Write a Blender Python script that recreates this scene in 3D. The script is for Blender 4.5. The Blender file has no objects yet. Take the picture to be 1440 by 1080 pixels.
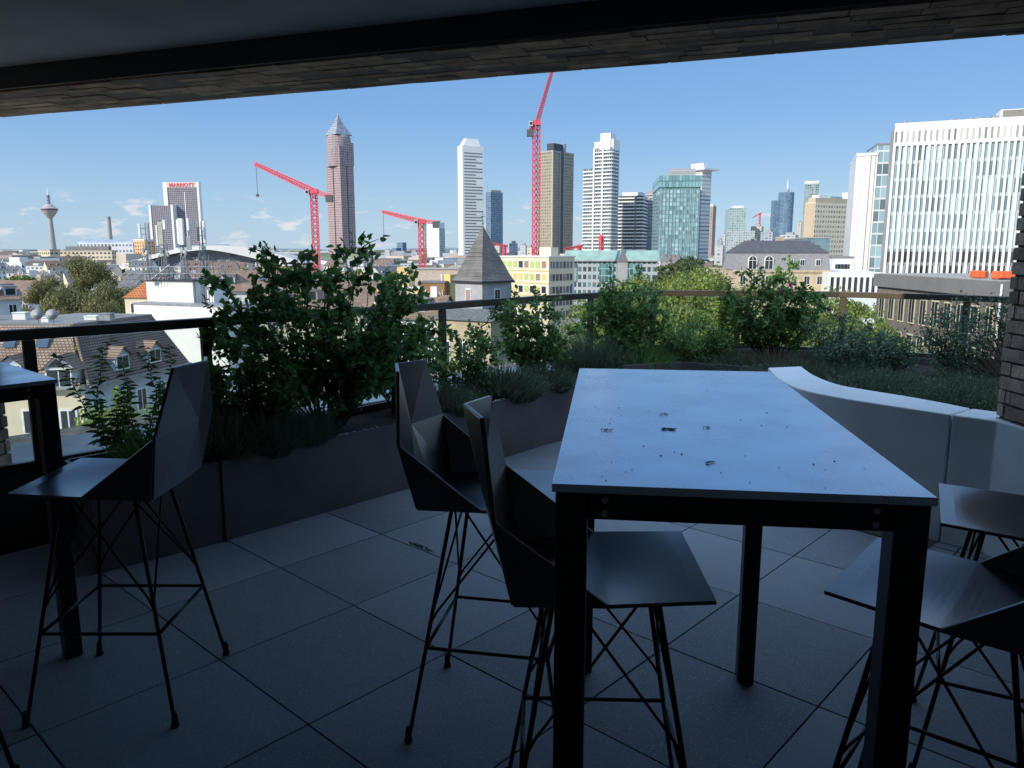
import bpy, math, random
import numpy as np
from mathutils import Vector, Matrix
R = math.radians
random.seed(7); rng = np.random.default_rng(7)
sc = bpy.context.scene
COL = sc.collection
# ------------------------------------------------------------------ camera
F = 1080.0; PITCH = math.atan((540 - 352) / F); CP, SP = math.cos(PITCH), math.sin(PITCH); EYE = 1.5
GZ = -24.0                                   # street level of the city
cd = bpy.data.cameras.new('camera'); cam = bpy.data.objects.new('camera', cd); COL.objects.link(cam)
cd.sensor_width = 36; cd.lens = 36 * F / 1440; cd.clip_start = 0.05; cd.clip_end = 60000
cam.location = (0, 0, EYE); cam.rotation_euler = (R(90) - PITCH, 0, 0); sc.camera = cam
def ray(px, py):
    Y = (540 - py) / F
    return (px - 720) / F, CP + SP * Y, -SP + CP * Y
def onz(px, py, z):                           # plan position of a point seen in the photo whose height is known
    a, b, w = ray(px, py); t = (z - EYE) / w; return (a * t, b * t)
def atd(px, py, D):                           # point seen in the photo whose distance is known
    a, b, w = ray(px, py); t = D / b; return Vector((a * t, D, EYE + w * t))
# ------------------------------------------------------------------ materials
def newmat(name):
    m = bpy.data.materials.new(name); m.use_nodes = True
    nt = m.node_tree; b = nt.nodes['Principled BSDF']; return m, nt, b
def N(nt, t, **k):
    n = nt.nodes.new(t)
    for a, v in k.items(): setattr(n, a, v)
    return n
def mk(name, col, rough=.6, metal=0., var=.18, scale=3., bump=0., bscale=None, island=0., spec=.5, detail=6, coat=0, cdark=None):
    m, nt, b = newmat(name); L = nt.links
    tc = N(nt, 'ShaderNodeTexCoord'); no = N(nt, 'ShaderNodeTexNoise'); no.inputs['Scale'].default_value = scale; no.inputs['Detail'].default_value = detail
    L.new(tc.outputs['Object'], no.inputs['Vector'])
    mx = N(nt, 'ShaderNodeMix', data_type='RGBA')
    c = np.array(col[:3]); lo = np.clip(c * (1 - var), 0, 1); hi = np.clip(c * (1 + var), 0, 1)
    if cdark is not None: lo = np.array(cdark)
    mx.inputs['A'].default_value = (*lo, 1); mx.inputs['B'].default_value = (*hi, 1)
    mr = N(nt, 'ShaderNodeMapRange'); mr.inputs['From Min'].default_value = .3; mr.inputs['From Max'].default_value = .7
    L.new(no.outputs['Fac'], mr.inputs['Value']); L.new(mr.outputs['Result'], mx.inputs['Factor'])
    out = mx.outputs['Result']
    if island:
        ge = N(nt, 'ShaderNodeNewGeometry'); hv = N(nt, 'ShaderNodeHueSaturation'); ma = N(nt, 'ShaderNodeMapRange')
        ma.inputs['To Min'].default_value = 1 - island; ma.inputs['To Max'].default_value = 1 + island
        L.new(ge.outputs['Random Per Island'], ma.inputs['Value']); L.new(ma.outputs['Result'], hv.inputs['Value']); L.new(out, hv.inputs['Color']); out = hv.outputs['Color']
    L.new(out, b.inputs['Base Color'])
    b.inputs['Roughness'].default_value = rough; b.inputs['Metallic'].default_value = metal; b.inputs['Specular IOR Level'].default_value = spec
    if coat: b.inputs['Coat Weight'].default_value = coat; b.inputs['Coat Roughness'].default_value = .22
    if bump:
        n2 = N(nt, 'ShaderNodeTexNoise'); n2.inputs['Scale'].default_value = bscale or scale * 8; n2.inputs['Detail'].default_value = 4
        L.new(tc.outputs['Object'], n2.inputs['Vector'])
        bp = N(nt, 'ShaderNodeBump'); bp.inputs['Strength'].default_value = bump; bp.inputs['Distance'].default_value = .01
        L.new(n2.outputs['Fac'], bp.inputs['Height']); L.new(bp.outputs['Normal'], b.inputs['Normal'])
    return m
def leafmat(name, col, var=.35, trans=.35, rough=.5):
    m, nt, b = newmat(name); L = nt.links
    ge = N(nt, 'ShaderNodeNewGeometry'); hv = N(nt, 'ShaderNodeHueSaturation'); ma = N(nt, 'ShaderNodeMapRange'); mh = N(nt, 'ShaderNodeMapRange')
    ma.inputs['To Min'].default_value = 1 - var; ma.inputs['To Max'].default_value = 1 + var
    mh.inputs['To Min'].default_value = .47; mh.inputs['To Max'].default_value = .53
    L.new(ge.outputs['Random Per Island'], ma.inputs['Value']); L.new(ma.outputs['Result'], hv.inputs['Value'])
    wn = N(nt, 'ShaderNodeTexWhiteNoise', noise_dimensions='1D'); L.new(ge.outputs['Random Per Island'], wn.inputs['W']); L.new(wn.outputs['Value'], mh.inputs['Value'])
    L.new(mh.outputs['Result'], hv.inputs['Hue']); hv.inputs['Color'].default_value = (*col, 1)
    L.new(hv.outputs['Color'], b.inputs['Base Color']); b.inputs['Roughness'].default_value = rough; b.inputs['Specular IOR Level'].default_value = .35
    tr = N(nt, 'ShaderNodeBsdfTranslucent'); L.new(hv.outputs['Color'], tr.inputs['Color'])
    mx = N(nt, 'ShaderNodeMixShader'); mx.inputs[0].default_value = trans
    L.new(b.outputs[0], mx.inputs[1]); L.new(tr.outputs[0], mx.inputs[2]); L.new(mx.outputs[0], nt.nodes['Material Output'].inputs['Surface'])
    return m
def facade(name, wall, glass, sx, sz, fx, fz, ox=0., oz=0., grough=.12, gvar=.6, wvar=.12, alt=None, altp=0.):
    """window grid in the wall material: cells sx wide and sz high, of which fx, fz is glass"""
    m, nt, b = newmat(name); L = nt.links
    tc = N(nt, 'ShaderNodeTexCoord'); sp = N(nt, 'ShaderNodeSeparateXYZ'); L.new(tc.outputs['Object'], sp.inputs[0])
    def M(op, a, c=None):
        n = N(nt, 'ShaderNodeMath', operation=op)
        for i, v in enumerate((a, c)):
            if v is None: continue
            if isinstance(v, (int, float)): n.inputs[i].default_value = v
            else: L.new(v, n.inputs[i])
        return n.outputs[0]
    s = M('DIVIDE', M('ADD', M('ADD', sp.outputs['X'], sp.outputs['Y']), ox + 5000 * sx), sx)
    z = M('DIVIDE', M('ADD', sp.outputs['Z'], oz + 500 * sz), sz)
    wm = M('MULTIPLY', M('LESS_THAN', M('FRACT', s), fx), M('LESS_THAN', M('FRACT', z), fz))
    cb = N(nt, 'ShaderNodeCombineXYZ'); L.new(M('FLOOR', s), cb.inputs[0]); L.new(M('FLOOR', z), cb.inputs[1])
    wn = N(nt, 'ShaderNodeTexWhiteNoise', noise_dimensions='2D'); L.new(cb.outputs[0], wn.inputs['Vector'])
    g = N(nt, 'ShaderNodeMix', data_type='RGBA'); gg = np.array(glass)
    g.inputs['A'].default_value = (*np.clip(gg * (1 - gvar), 0, 1), 1); g.inputs['B'].default_value = (*np.clip(gg * (1 + gvar), 0, 1), 1)
    L.new(wn.outputs['Value'], g.inputs['Factor']); gout = g.outputs['Result']
    if alt is not None:
        g2 = N(nt, 'ShaderNodeMix', data_type='RGBA'); w3 = N(nt, 'ShaderNodeTexWhiteNoise', noise_dimensions='3D')
        cb2 = N(nt, 'ShaderNodeCombineXYZ'); L.new(M('FLOOR', s), cb2.inputs[0]); L.new(M('FLOOR', z), cb2.inputs[1]); cb2.inputs[2].default_value = 7
        L.new(cb2.outputs[0], w3.inputs['Vector']); L.new(M('LESS_THAN', w3.outputs['Value'], altp), g2.inputs['Factor'])
        L.new(gout, g2.inputs['A']); g2.inputs['B'].default_value = (*alt, 1); gout = g2.outputs['Result']
    no = N(nt, 'ShaderNodeTexNoise'); no.inputs['Scale'].default_value = .08; no.inputs['Detail'].default_value = 6; L.new(tc.outputs['Object'], no.inputs['Vector'])
    w = N(nt, 'ShaderNodeMix', data_type='RGBA'); ww = np.array(wall)
    w.inputs['A'].default_value = (*np.clip(ww * (1 - wvar), 0, 1), 1); w.inputs['B'].default_value = (*np.clip(ww * (1 + wvar), 0, 1), 1); L.new(no.outputs['Fac'], w.inputs['Factor'])
    fm = N(nt, 'ShaderNodeMix', data_type='RGBA'); L.new(wm, fm.inputs['Factor']); L.new(w.outputs['Result'], fm.inputs['A']); L.new(gout, fm.inputs['B'])
    L.new(fm.outputs['Result'], b.inputs['Base Color'])
    rr = N(nt, 'ShaderNodeMapRange'); rr.inputs['To Min'].default_value = .75; rr.inputs['To Max'].default_value = grough; L.new(wm, rr.inputs['Value']); L.new(rr.outputs['Result'], b.inputs['Roughness'])
    bp = N(nt, 'ShaderNodeBump', invert=True); bp.inputs['Strength'].default_value = .5; bp.inputs['Distance'].default_value = .3; L.new(wm, bp.inputs['Height']); L.new(bp.outputs['Normal'], b.inputs['Normal'])
    return m
def tiles(name, c1, c2, sx, sz, gap=.12):
    """roof tiles: courses along the local x axis, stepped up the slope by z"""
    m, nt, b = newmat(name); L = nt.links
    tc = N(nt, 'ShaderNodeTexCoord'); sp = N(nt, 'ShaderNodeSeparateXYZ'); L.new(tc.outputs['Object'], sp.inputs[0])
    cb = N(nt, 'ShaderNodeCombineXYZ'); L.new(sp.outputs['X'], cb.inputs[0]); L.new(sp.outputs['Z'], cb.inputs[1])
    br = N(nt, 'ShaderNodeTexBrick'); L.new(cb.outputs[0], br.inputs['Vector']); br.inputs['Scale'].default_value = 1
    br.inputs['Brick Width'].default_value = sx; br.inputs['Row Height'].default_value = sz; br.inputs['Mortar Size'].default_value = sz * gap; br.inputs['Mortar Smooth'].default_value = .4
    br.inputs['Color1'].default_value = (*c1, 1); br.inputs['Color2'].default_value = (*c2, 1); br.inputs['Mortar'].default_value = (*[x * .35 for x in c1], 1)
    no = N(nt, 'ShaderNodeTexNoise'); no.inputs['Scale'].default_value = .8; no.inputs['Detail'].default_value = 8; L.new(tc.outputs['Object'], no.inputs['Vector'])
    mm = N(nt, 'ShaderNodeMix', data_type='RGBA', blend_type='MULTIPLY'); mm.inputs['Factor'].default_value = .6
    cr = N(nt, 'ShaderNodeMapRange'); cr.inputs['From Min'].default_value = .3; cr.inputs['From Max'].default_value = .7; cr.inputs['To Min'].default_value = .5; cr.inputs['To Max'].default_value = 1.25
    L.new(no.outputs['Fac'], cr.inputs['Value']); L.new(br.outputs['Color'], mm.inputs['A']); L.new(cr.outputs['Result'], mm.inputs['B']); L.new(mm.outputs['Result'], b.inputs['Base Color'])
    b.inputs['Roughness'].default_value = .85
    bp = N(nt, 'ShaderNodeBump', invert=True); bp.inputs['Strength'].default_value = .8; bp.inputs['Distance'].default_value = .05; L.new(br.outputs['Fac'], bp.inputs['Height']); L.new(bp.outputs['Normal'], b.inputs['Normal'])
    return m
M = {}
M['shell'] = mk('stool shell, anthracite plastic', (.06, .063, .072), .3, 0, .25, 9, .03, 160, spec=.9, coat=.7)
M['rod'] = mk('stool rod, dark bronze steel', (.03, .022, .018), .3, .85, .2, 30)
M['foot'] = mk('rubber foot', (.01, .01, .01), .7)
M['frame'] = mk('table frame, black powder coat', (.012, .013, .016), .38, .2, .2, 20, .1, 300)
M['bolt'] = mk('bolt steel', (.5, .45, .4), .4, .9)
M['rail'] = mk('railing, bronze paint', (.10, .078, .052), .42, .3, .15, 6, .06, 200)
M['planter'] = mk('planter, dark brown sheet', (.155, .13, .118), .5, .15, .25, 2.5, .08, 90)
M['planter_edge'] = mk('planter folded edge', (.12, .11, .10), .45, .4, .3, 12)
M['soil'] = mk('soil', (.035, .025, .017), .95, 0, .5, 30, 1, 90)
M['white_wall'] = mk('white cast concrete', (.88, .87, .84), .75, 0, .10, 2.2, .2, 90, detail=12)
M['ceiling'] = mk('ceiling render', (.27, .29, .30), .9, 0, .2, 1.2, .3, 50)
M['brick'] = mk('long format grey brown brick', (.44, .315, .215), .85, 0, .4, 9, .9, 60, island=.4)
M['rear'] = mk('light rear wall render', (.85, .85, .83), .9)  # made pale so the unseen walls bounce light onto the terrace
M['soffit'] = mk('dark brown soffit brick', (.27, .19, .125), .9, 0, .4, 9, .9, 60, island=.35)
M['mortar'] = mk('mortar', (.12, .11, .10), .95, 0, .2, 20)
M['ledge'] = mk('pale ledge slab', (.42, .43, .45), .8, 0, .2, 3, .4, 60)
M['grout'] = mk('slab joint bed', (.012, .011, .01), .95)
M['stem'] = mk('woody stem', (.05, .038, .022), .8, 0, .4, 30)
M['dry'] = mk('dry stalks', (.22, .17, .10), .8, 0, .3, 20, island=.4)
M['petal'] = mk('pink rose petals', (.62, .12, .24), .55, 0, .3, 60, island=.2)
M['wet'] = mk('silver gravel edge', (.55, .56, .58), .6, 0, .3, 60, island=.4)
M['gravel'] = mk('brown gravel', (.13, .10, .075), .9, 0, .5, 60, 1, 120)
M['white_frame'] = mk('white painted frame', (.72, .72, .70), .5)
M['pane'] = mk('window pane', (.03, .037, .045), .06, 0, .3, .8, spec=.8)
M['pane_blue'] = mk('skylight pane', (.07, .10, .15), .05, 0, .3, .8, spec=.9)
M['red'] = mk('crane red paint', (.68, .085, .11), .5, 0, .15, .5)
M['crane_grey'] = mk('crane machinery', (.10, .10, .10), .6)
M['crane_white'] = mk('crane cab', (.6, .6, .58), .5)
M['steel'] = mk('galvanised steel', (.30, .31, .32), .5, .5, .25, 4)
M['antenna'] = mk('antenna housing', (.70, .69, .64), .5, 0, .06)
M['dark'] = mk('dark metal', (.03, .03, .032), .5)
M['slate'] = mk('roof slate', (.15, .145, .14), .75, 0, .35, 4, .6, 12, island=0)
M['concrete'] = mk('concrete', (.36, .35, .33), .85, 0, .15, .3, .2, 5)
M['dkroof'] = mk('grey roofing felt', (.20, .195, .185), .9, 0, .2, .5)
M['orange'] = mk('orange tarpaulin', (.75, .13, .04), .7)
M['stucco_white'] = mk('white render', (.72, .71, .66), .9, 0, .07, .35, .15, 10)
M['stucco_cream'] = mk('cream render', (.66, .58, .42), .9, 0, .1, .4)
M['stucco_yellow'] = mk('yellow render', (.68, .50, .20), .9, 0, .08, .3)
M['stucco_blue'] = mk('pale blue grey render', (.50, .54, .58), .9, 0, .08, .4)  # on the unlit mansard house this blue is painted shade
M['stucco_brown'] = mk('brown panel', (.30, .16, .07), .8, 0, .15, .4)
M['sand'] = mk('sandstone', (.50, .40, .27), .9, 0, .2, .8, .4, 6)
M['copper'] = mk('green copper roof', (.27, .42, .38), .6, .1, .2, .3)
M['tower_white'] = mk('white tower cladding', (.76, .75, .72), .55, 0, .05, .03)
M['tower_grey'] = mk('grey cladding', (.30, .31, .32), .6, 0, .12, .05)
M['leaf_dark'] = leafmat('rose leaves', (.17, .30, .085), .5, .5, .42)
M['leaf_mid'] = leafmat('shrub leaves', (.20, .32, .09), .5, .45, .45)
M['leaf_light'] = leafmat('young leaves', (.22, .30, .06), .4, .45)
M['leaf_grey'] = leafmat('grey green leaves', (.19, .28, .17), .4, .3, .6)
M['lavender'] = leafmat('lavender leaves', (.16, .20, .12), .45, .25, .6)
M['tree_mid'] = leafmat('park tree leaves', (.20, .25, .055), .5, .3, .6)
M['tree_dark'] = leafmat('dark tree leaves', (.08, .11, .04), .55, .2, .6)
M['tree_olive'] = leafmat('olive tree leaves', (.17, .165, .06), .5, .22, .6)
M['bark'] = mk('bark', (.09, .065, .045), .9, 0, .4, 3)
# glass for the balustrade
def glassmat():
    m, nt, b = newmat('balustrade glass'); L = nt.links
    tr = N(nt, 'ShaderNodeBsdfTransparent'); tr.inputs[0].default_value = (.93, .96, .95, 1)
    gl = N(nt, 'ShaderNodeBsdfGlossy'); gl.inputs['Roughness'].default_value = .02
    lw = N(nt, 'ShaderNodeLayerWeight'); lw.inputs['Blend'].default_value = .5
    pw = N(nt, 'ShaderNodeMath', operation='POWER'); L.new(lw.outputs['Facing'], pw.inputs[0]); pw.inputs[1].default_value = 5
    fr = N(nt, 'ShaderNodeMath', operation='MULTIPLY_ADD'); L.new(pw.outputs[0], fr.inputs[0]); fr.inputs[1].default_value = .55; fr.inputs[2].default_value = .03
    mx = N(nt, 'ShaderNodeMixShader'); L.new(fr.outputs[0], mx.inputs[0]); L.new(tr.outputs[0], mx.inputs[1]); L.new(gl.outputs[0], mx.inputs[2])
    L.new(mx.outputs[0], nt.nodes['Material Output'].inputs['Surface']); return m
M['glass'] = glassmat()
# dusty table top, its pale metallic blue standing in for sky sheen
def topmat():
    m, nt, b = newmat('dusty black table top'); L = nt.links
    tc = N(nt, 'ShaderNodeTexCoord')
    n1 = N(nt, 'ShaderNodeTexNoise'); n1.inputs['Scale'].default_value = 7; n1.inputs['Detail'].default_value = 8; L.new(tc.outputs['Object'], n1.inputs['Vector'])
    n2 = N(nt, 'ShaderNodeTexNoise'); n2.inputs['Scale'].default_value = 420; n2.inputs['Detail'].default_value = 2; L.new(tc.outputs['Object'], n2.inputs['Vector'])
    mp = N(nt, 'ShaderNodeMapping'); mp.inputs['Scale'].default_value = (30, 160, 1); L.new(tc.outputs['Object'], mp.inputs[0])
    n3 = N(nt, 'ShaderNodeTexNoise'); n3.inputs['Scale'].default_value = 1; n3.inputs['Detail'].default_value = 3; L.new(mp.outputs[0], n3.inputs['Vector'])
    mr = N(nt, 'ShaderNodeMapRange'); mr.inputs['From Min'].default_value = .35; mr.inputs['From Max'].default_value = .65; mr.inputs['To Min'].default_value = .23; mr.inputs['To Max'].default_value = .30
    L.new(n1.outputs['Fac'], mr.inputs['Value']); L.new(mr.outputs['Result'], b.inputs['Roughness'])
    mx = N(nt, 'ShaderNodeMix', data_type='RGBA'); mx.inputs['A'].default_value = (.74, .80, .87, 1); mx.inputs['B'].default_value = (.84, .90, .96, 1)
    mu = N(nt, 'ShaderNodeMath', operation='MULTIPLY'); L.new(n1.outputs['Fac'], mu.inputs[0]); L.new(n2.outputs['Fac'], mu.inputs[1]); L.new(mu.outputs[0], mx.inputs['Factor'])
    # stain patches
    s1 = N(nt, 'ShaderNodeMath', operation='GREATER_THAN'); s1.inputs[1].default_value = .80; L.new(n3.outputs['Fac'], s1.inputs[0])
    m2 = N(nt, 'ShaderNodeMix', data_type='RGBA'); L.new(s1.outputs[0], m2.inputs['Factor']); L.new(mx.outputs['Result'], m2.inputs['A']); m2.inputs['B'].default_value = (.01, .01, .01, 1)
    L.new(m2.outputs['Result'], b.inputs['Base Color'])
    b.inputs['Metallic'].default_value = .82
    bp = N(nt, 'ShaderNodeBump'); bp.inputs['Strength'].default_value = .06; bp.inputs['Distance'].default_value = .001; L.new(n2.outputs['Fac'], bp.inputs['Height']); L.new(bp.outputs['Normal'], b.inputs['Normal'])
    return m
M['top'] = topmat()
def slabmat():
    m, nt, b = newmat('granite grey terrace slab'); L = nt.links
    tc = N(nt, 'ShaderNodeTexCoord')
    n1 = N(nt, 'ShaderNodeTexNoise'); n1.inputs['Scale'].default_value = 1.1; n1.inputs['Detail'].default_value = 9; n1.inputs['Roughness'].default_value = .65; L.new(tc.outputs['Object'], n1.inputs['Vector'])
    n2 = N(nt, 'ShaderNodeTexVoronoi'); n2.inputs['Scale'].default_value = 330; L.new(tc.outputs['Object'], n2.inputs['Vector'])
    ge = N(nt, 'ShaderNodeNewGeometry')
    mx = N(nt, 'ShaderNodeMix', data_type='RGBA'); mx.inputs['A'].default_value = (.18, .195, .215, 1); mx.inputs['B'].default_value = (.38, .40, .42, 1); L.new(n1.outputs['Fac'], mx.inputs['Factor'])
    hv = N(nt, 'ShaderNodeHueSaturation'); mr = N(nt, 'ShaderNodeMapRange'); mr.inputs['To Min'].default_value = .78; mr.inputs['To Max'].default_value = 1.22; L.new(ge.outputs['Random Per Island'], mr.inputs['Value']); L.new(mr.outputs['Result'], hv.inputs['Value']); L.new(mx.outputs['Result'], hv.inputs['Color'])
    sp = N(nt, 'ShaderNodeSeparateColor'); L.new(n2.outputs['Color'], sp.inputs[0])
    g = N(nt, 'ShaderNodeMath', operation='GREATER_THAN'); g.inputs[1].default_value = .955; L.new(sp.outputs[0], g.inputs[0])
    m2 = N(nt, 'ShaderNodeMix', data_type='RGBA'); L.new(g.outputs[0], m2.inputs['Factor']); L.new(hv.outputs['Color'], m2.inputs['A']); m2.inputs['B'].default_value = (.5, .5, .5, 1)
    L.new(m2.outputs['Result'], b.inputs['Base Color']); b.inputs['Roughness'].default_value = .62
    bp = N(nt, 'ShaderNodeBump'); bp.inputs['Strength'].default_value = .4; bp.inputs['Distance'].default_value = .002; L.new(n2.outputs['Distance'], bp.inputs['Height']); L.new(bp.outputs['Normal'], b.inputs['Normal'])
    return m
M['slab'] = slabmat()
# ------------------------------------------------------------------ mesh helpers
class MB:
    def __init__(s): s.v = []; s.f = []; s.m = []
    def add(s, vs, fs, m=0):
        o = len(s.v); s.v += [tuple(v) for v in vs]; s.f += [tuple(i + o for i in f) for f in fs]; s.m += [m] * len(fs); return s
    def box(s, x0, x1, y0, y1, z0, z1, m=0):
        return s.add([(x0,y0,z0),(x1,y0,z0),(x1,y1,z0),(x0,y1,z0),(x0,y0,z1),(x1,y0,z1),(x1,y1,z1),(x0,y1,z1)],
                     [(0,3,2,1),(4,5,6,7),(0,1,5,4),(1,2,6,5),(2,3,7,6),(3,0,4,7)], m)
    def rbox(s, c, h, rz=0, m=0):
        ca, sa = math.cos(rz), math.sin(rz); vs = []
        for dz in (-1, 1):
            for dx, dy in ((-1,-1),(1,-1),(1,1),(-1,1)):
                x, y = dx*h[0], dy*h[1]; vs.append((c[0]+x*ca-y*sa, c[1]+x*sa+y*ca, c[2]+dz*h[2]))
        return s.add(vs, [(0,3,2,1),(4,5,6,7),(0,1,5,4),(1,2,6,5),(2,3,7,6),(3,0,4,7)], m)
    def prism(s, poly, z0, z1, m=0):
        n = len(poly)
        return s.add([(x,y,z0) for x,y in poly]+[(x,y,z1) for x,y in poly], [tuple(range(n-1,-1,-1)), tuple(range(n,2*n))]+[(i,(i+1)%n,n+(i+1)%n,n+i) for i in range(n)], m)
    def tube(s, p0, p1, r0, r1=None, n=8, m=0, cap=True):
        r1 = r0 if r1 is None else r1; p0, p1 = Vector(p0), Vector(p1); d = (p1-p0)
        if d.length < 1e-6: return s
        d.normalize(); a = d.orthogonal().normalized(); b = d.cross(a); vs = []
        for p, r in ((p0, r0), (p1, r1)):
            for i in range(n):
                t = 2*math.pi*i/n; vs.append(p + a*math.cos(t)*r + b*math.sin(t)*r)
        fs = [(i,(i+1)%n,n+(i+1)%n,n+i) for i in range(n)]
        if cap: fs += [tuple(range(n-1,-1,-1)), tuple(range(n,2*n))]
        return s.add(vs, fs, m)
    def path(s, pts, r, n=8, m=0):
        for a, b in zip(pts[:-1], pts[1:]): s.tube(a, b, r if not isinstance(r, (list,tuple)) else r[0], None, n, m)
        return s
    def lathe(s, prof, cx=0, cy=0, n=20, m=0):
        vs = [(cx+r*math.cos(2*math.pi*i/n), cy+r*math.sin(2*math.pi*i/n), z) for r, z in prof for i in range(n)]
        fs = [(k*n+i, k*n+(i+1)%n, (k+1)*n+(i+1)%n, (k+1)*n+i) for k in range(len(prof)-1) for i in range(n)]
        fs += [tuple(range(n-1,-1,-1)), tuple(range((len(prof)-1)*n, len(prof)*n))]
        return s.add(vs, fs, m)
    def quad(s, a, b, c, d, m=0): return s.add([a,b,c,d], [(0,1,2,3)], m)
    def build(s, name, mats, parent=None, bevel=0, smooth=False):
        me = bpy.data.meshes.new(name); me.from_pydata([tuple(v) for v in s.v], [], s.f)
        if not isinstance(mats, (list, tuple)): mats = [mats]
        for k in mats: me.materials.append(M[k] if isinstance(k, str) else k)
        if len(mats) > 1: me.polygons.foreach_set('material_index', s.m)
        if smooth: me.polygons.foreach_set('use_smooth', [True]*len(me.polygons))
        me.update(); o = bpy.data.objects.new(name, me); COL.objects.link(o); o.parent = parent
        if bevel:
            b = o.modifiers.new('bevel', 'BEVEL'); b.width = bevel; b.segments = 2; b.limit_method = 'ANGLE'; b.harden_normals = False
        return o
def tag(o, label=None, cat=None, group=None, kind=None):
    for k, v in (('label', label), ('category', cat), ('group', group), ('kind', kind)):
        if v: o[k] = v
    return o
def thing(name, label, cat, loc=(0,0,0), rz=0, group=None):
    o = bpy.data.objects.new(name, None); COL.objects.link(o); o.location = loc; o.rotation_euler = (0, 0, rz); o.empty_display_size = .1
    return tag(o, label, cat, group)
def kids(o): return [c for c in bpy.data.objects if c.parent == o]
def copy_tree(o, parent=None):
    c = o.copy(); COL.objects.link(c); c.parent = parent
    for ch in kids(o): copy_tree(ch, c)
    return c
def quads_mesh(name, V, F4, mat, parent=None):
    """fast mesh from numpy arrays, V (n,3), F4 (m,k)"""
    me = bpy.data.meshes.new(name); n, k = F4.shape
    me.vertices.add(len(V)); me.vertices.foreach_set('co', V.astype(np.float32).ravel())
    me.loops.add(n*k); me.loops.foreach_set('vertex_index', F4.astype(np.int32).ravel())
    me.polygons.add(n); me.polygons.foreach_set('loop_start', np.arange(0, n*k, k, dtype=np.int32)); me.polygons.foreach_set('loop_total', np.full(n, k, dtype=np.int32))
    me.materials.append(M[mat]); me.update(calc_edges=True); me.validate()
    o = bpy.data.objects.new(name, me); COL.objects.link(o); o.parent = parent; return o
def unit(a): return a/np.maximum(np.linalg.norm(a, axis=-1, keepdims=True), 1e-9)
def leaf_arrays(P, D, size, width=.55, droop=.25, nrm=None):
    """P tips positions (n,3), D leaf directions, each leaf = 6 vertices, two quads folded on the midrib"""
    n = len(P); D = unit(D)
    U = nrm if nrm is not None else rng.normal(size=(n,3)) + np.array([0,0,1.2])
    S = unit(np.cross(D, U)); Nn = unit(np.cross(S, D)); L = size.reshape(-1,1)
    a = P; b = P + D*L*.45 - Nn*L*droop*.1; c = P + D*L - Nn*L*droop*.5
    l1 = P + D*L*.35 + S*L*width*.5 + Nn*L*.08; l2 = P + D*L*.70 + S*L*width*.36 - Nn*L*droop*.15
    r1 = P + D*L*.35 - S*L*width*.5 + Nn*L*.08; r2 = P + D*L*.70 - S*L*width*.36 - Nn*L*droop*.15
    V = np.stack([a, l1, l2, c, r2, r1], 1).reshape(-1,3)
    i = np.arange(n)*6
    F4 = np.concatenate([np.stack([i, i+1, i+2, i+3],1), np.stack([i, i+3, i+4, i+5],1)])
    return V, F4
# ------------------------------------------------------------------ sky, sun
SUN_EL, SUNV = R(29), Vector((-.76, -.65, 0)).normalized()
sd = Vector((SUNV.x*math.cos(SUN_EL), SUNV.y*math.cos(SUN_EL), math.sin(SUN_EL)))
sl = bpy.data.lights.new('sun', 'SUN'); sl.energy = 4.7; sl.angle = R(.53); sl.color = (1, .93, .82)
so = bpy.data.objects.new('sun', sl); COL.objects.link(so); so.rotation_euler = sd.to_track_quat('Z', 'Y').to_euler()
w = bpy.data.worlds.new('World'); sc.world = w; w.use_nodes = True; nt = w.node_tree; L = nt.links
bg = nt.nodes['Background']; sky = N(nt, 'ShaderNodeTexSky', sky_type='NISHITA'); sky.sun_disc = False
sky.sun_elevation = SUN_EL; sky.sun_rotation = math.atan2(sd.x, sd.y); sky.air_density = 1.0; sky.dust_density = .35; sky.ozone_density = 2.2; sky.altitude = 100
tc = N(nt, 'ShaderNodeTexCoord'); sp = N(nt, 'ShaderNodeSeparateXYZ'); L.new(tc.outputs['Generated'], sp.inputs[0])
mp = N(nt, 'ShaderNodeMapping'); mp.inputs['Scale'].default_value = (15, 15, 46); L.new(tc.outputs['Generated'], mp.inputs[0])
cn = N(nt, 'ShaderNodeTexNoise'); cn.inputs['Scale'].default_value = 1.5; cn.inputs['Detail'].default_value = 9; cn.inputs['Roughness'].default_value = .58; L.new(mp.outputs[0], cn.inputs['Vector'])
cm = N(nt, 'ShaderNodeMapRange'); cm.inputs['From Min'].default_value = .565; cm.inputs['From Max'].default_value = .66; L.new(cn.outputs['Fac'], cm.inputs['Value'])
band = N(nt, 'ShaderNodeFloatCurve'); 
cv = band.mapping.curves[0]
for x, y in ((.0, .3), (.02, .8), (.04, .95), (.06, .3), (.08, .0)):
    if x == 0: cv.points[0].location = (0, y)
    else: cv.points.new(x, y)
cv.points[-1].location = (1, 0); band.mapping.update()
L.new(sp.outputs['Z'], band.inputs['Value'])
mu = N(nt, 'ShaderNodeMath', operation='MULTIPLY'); L.new(cm.outputs['Result'], mu.inputs[0]); L.new(band.outputs[0], mu.inputs[1])
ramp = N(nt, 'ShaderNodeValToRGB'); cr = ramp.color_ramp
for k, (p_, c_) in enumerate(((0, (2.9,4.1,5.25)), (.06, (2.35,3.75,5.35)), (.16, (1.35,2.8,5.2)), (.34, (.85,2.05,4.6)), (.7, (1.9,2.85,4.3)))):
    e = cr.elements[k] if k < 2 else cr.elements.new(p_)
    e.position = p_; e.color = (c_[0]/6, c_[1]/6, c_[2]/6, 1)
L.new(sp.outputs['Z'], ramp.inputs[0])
sc6 = N(nt, 'ShaderNodeVectorMath', operation='SCALE'); L.new(ramp.outputs[0], sc6.inputs[0])
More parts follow.
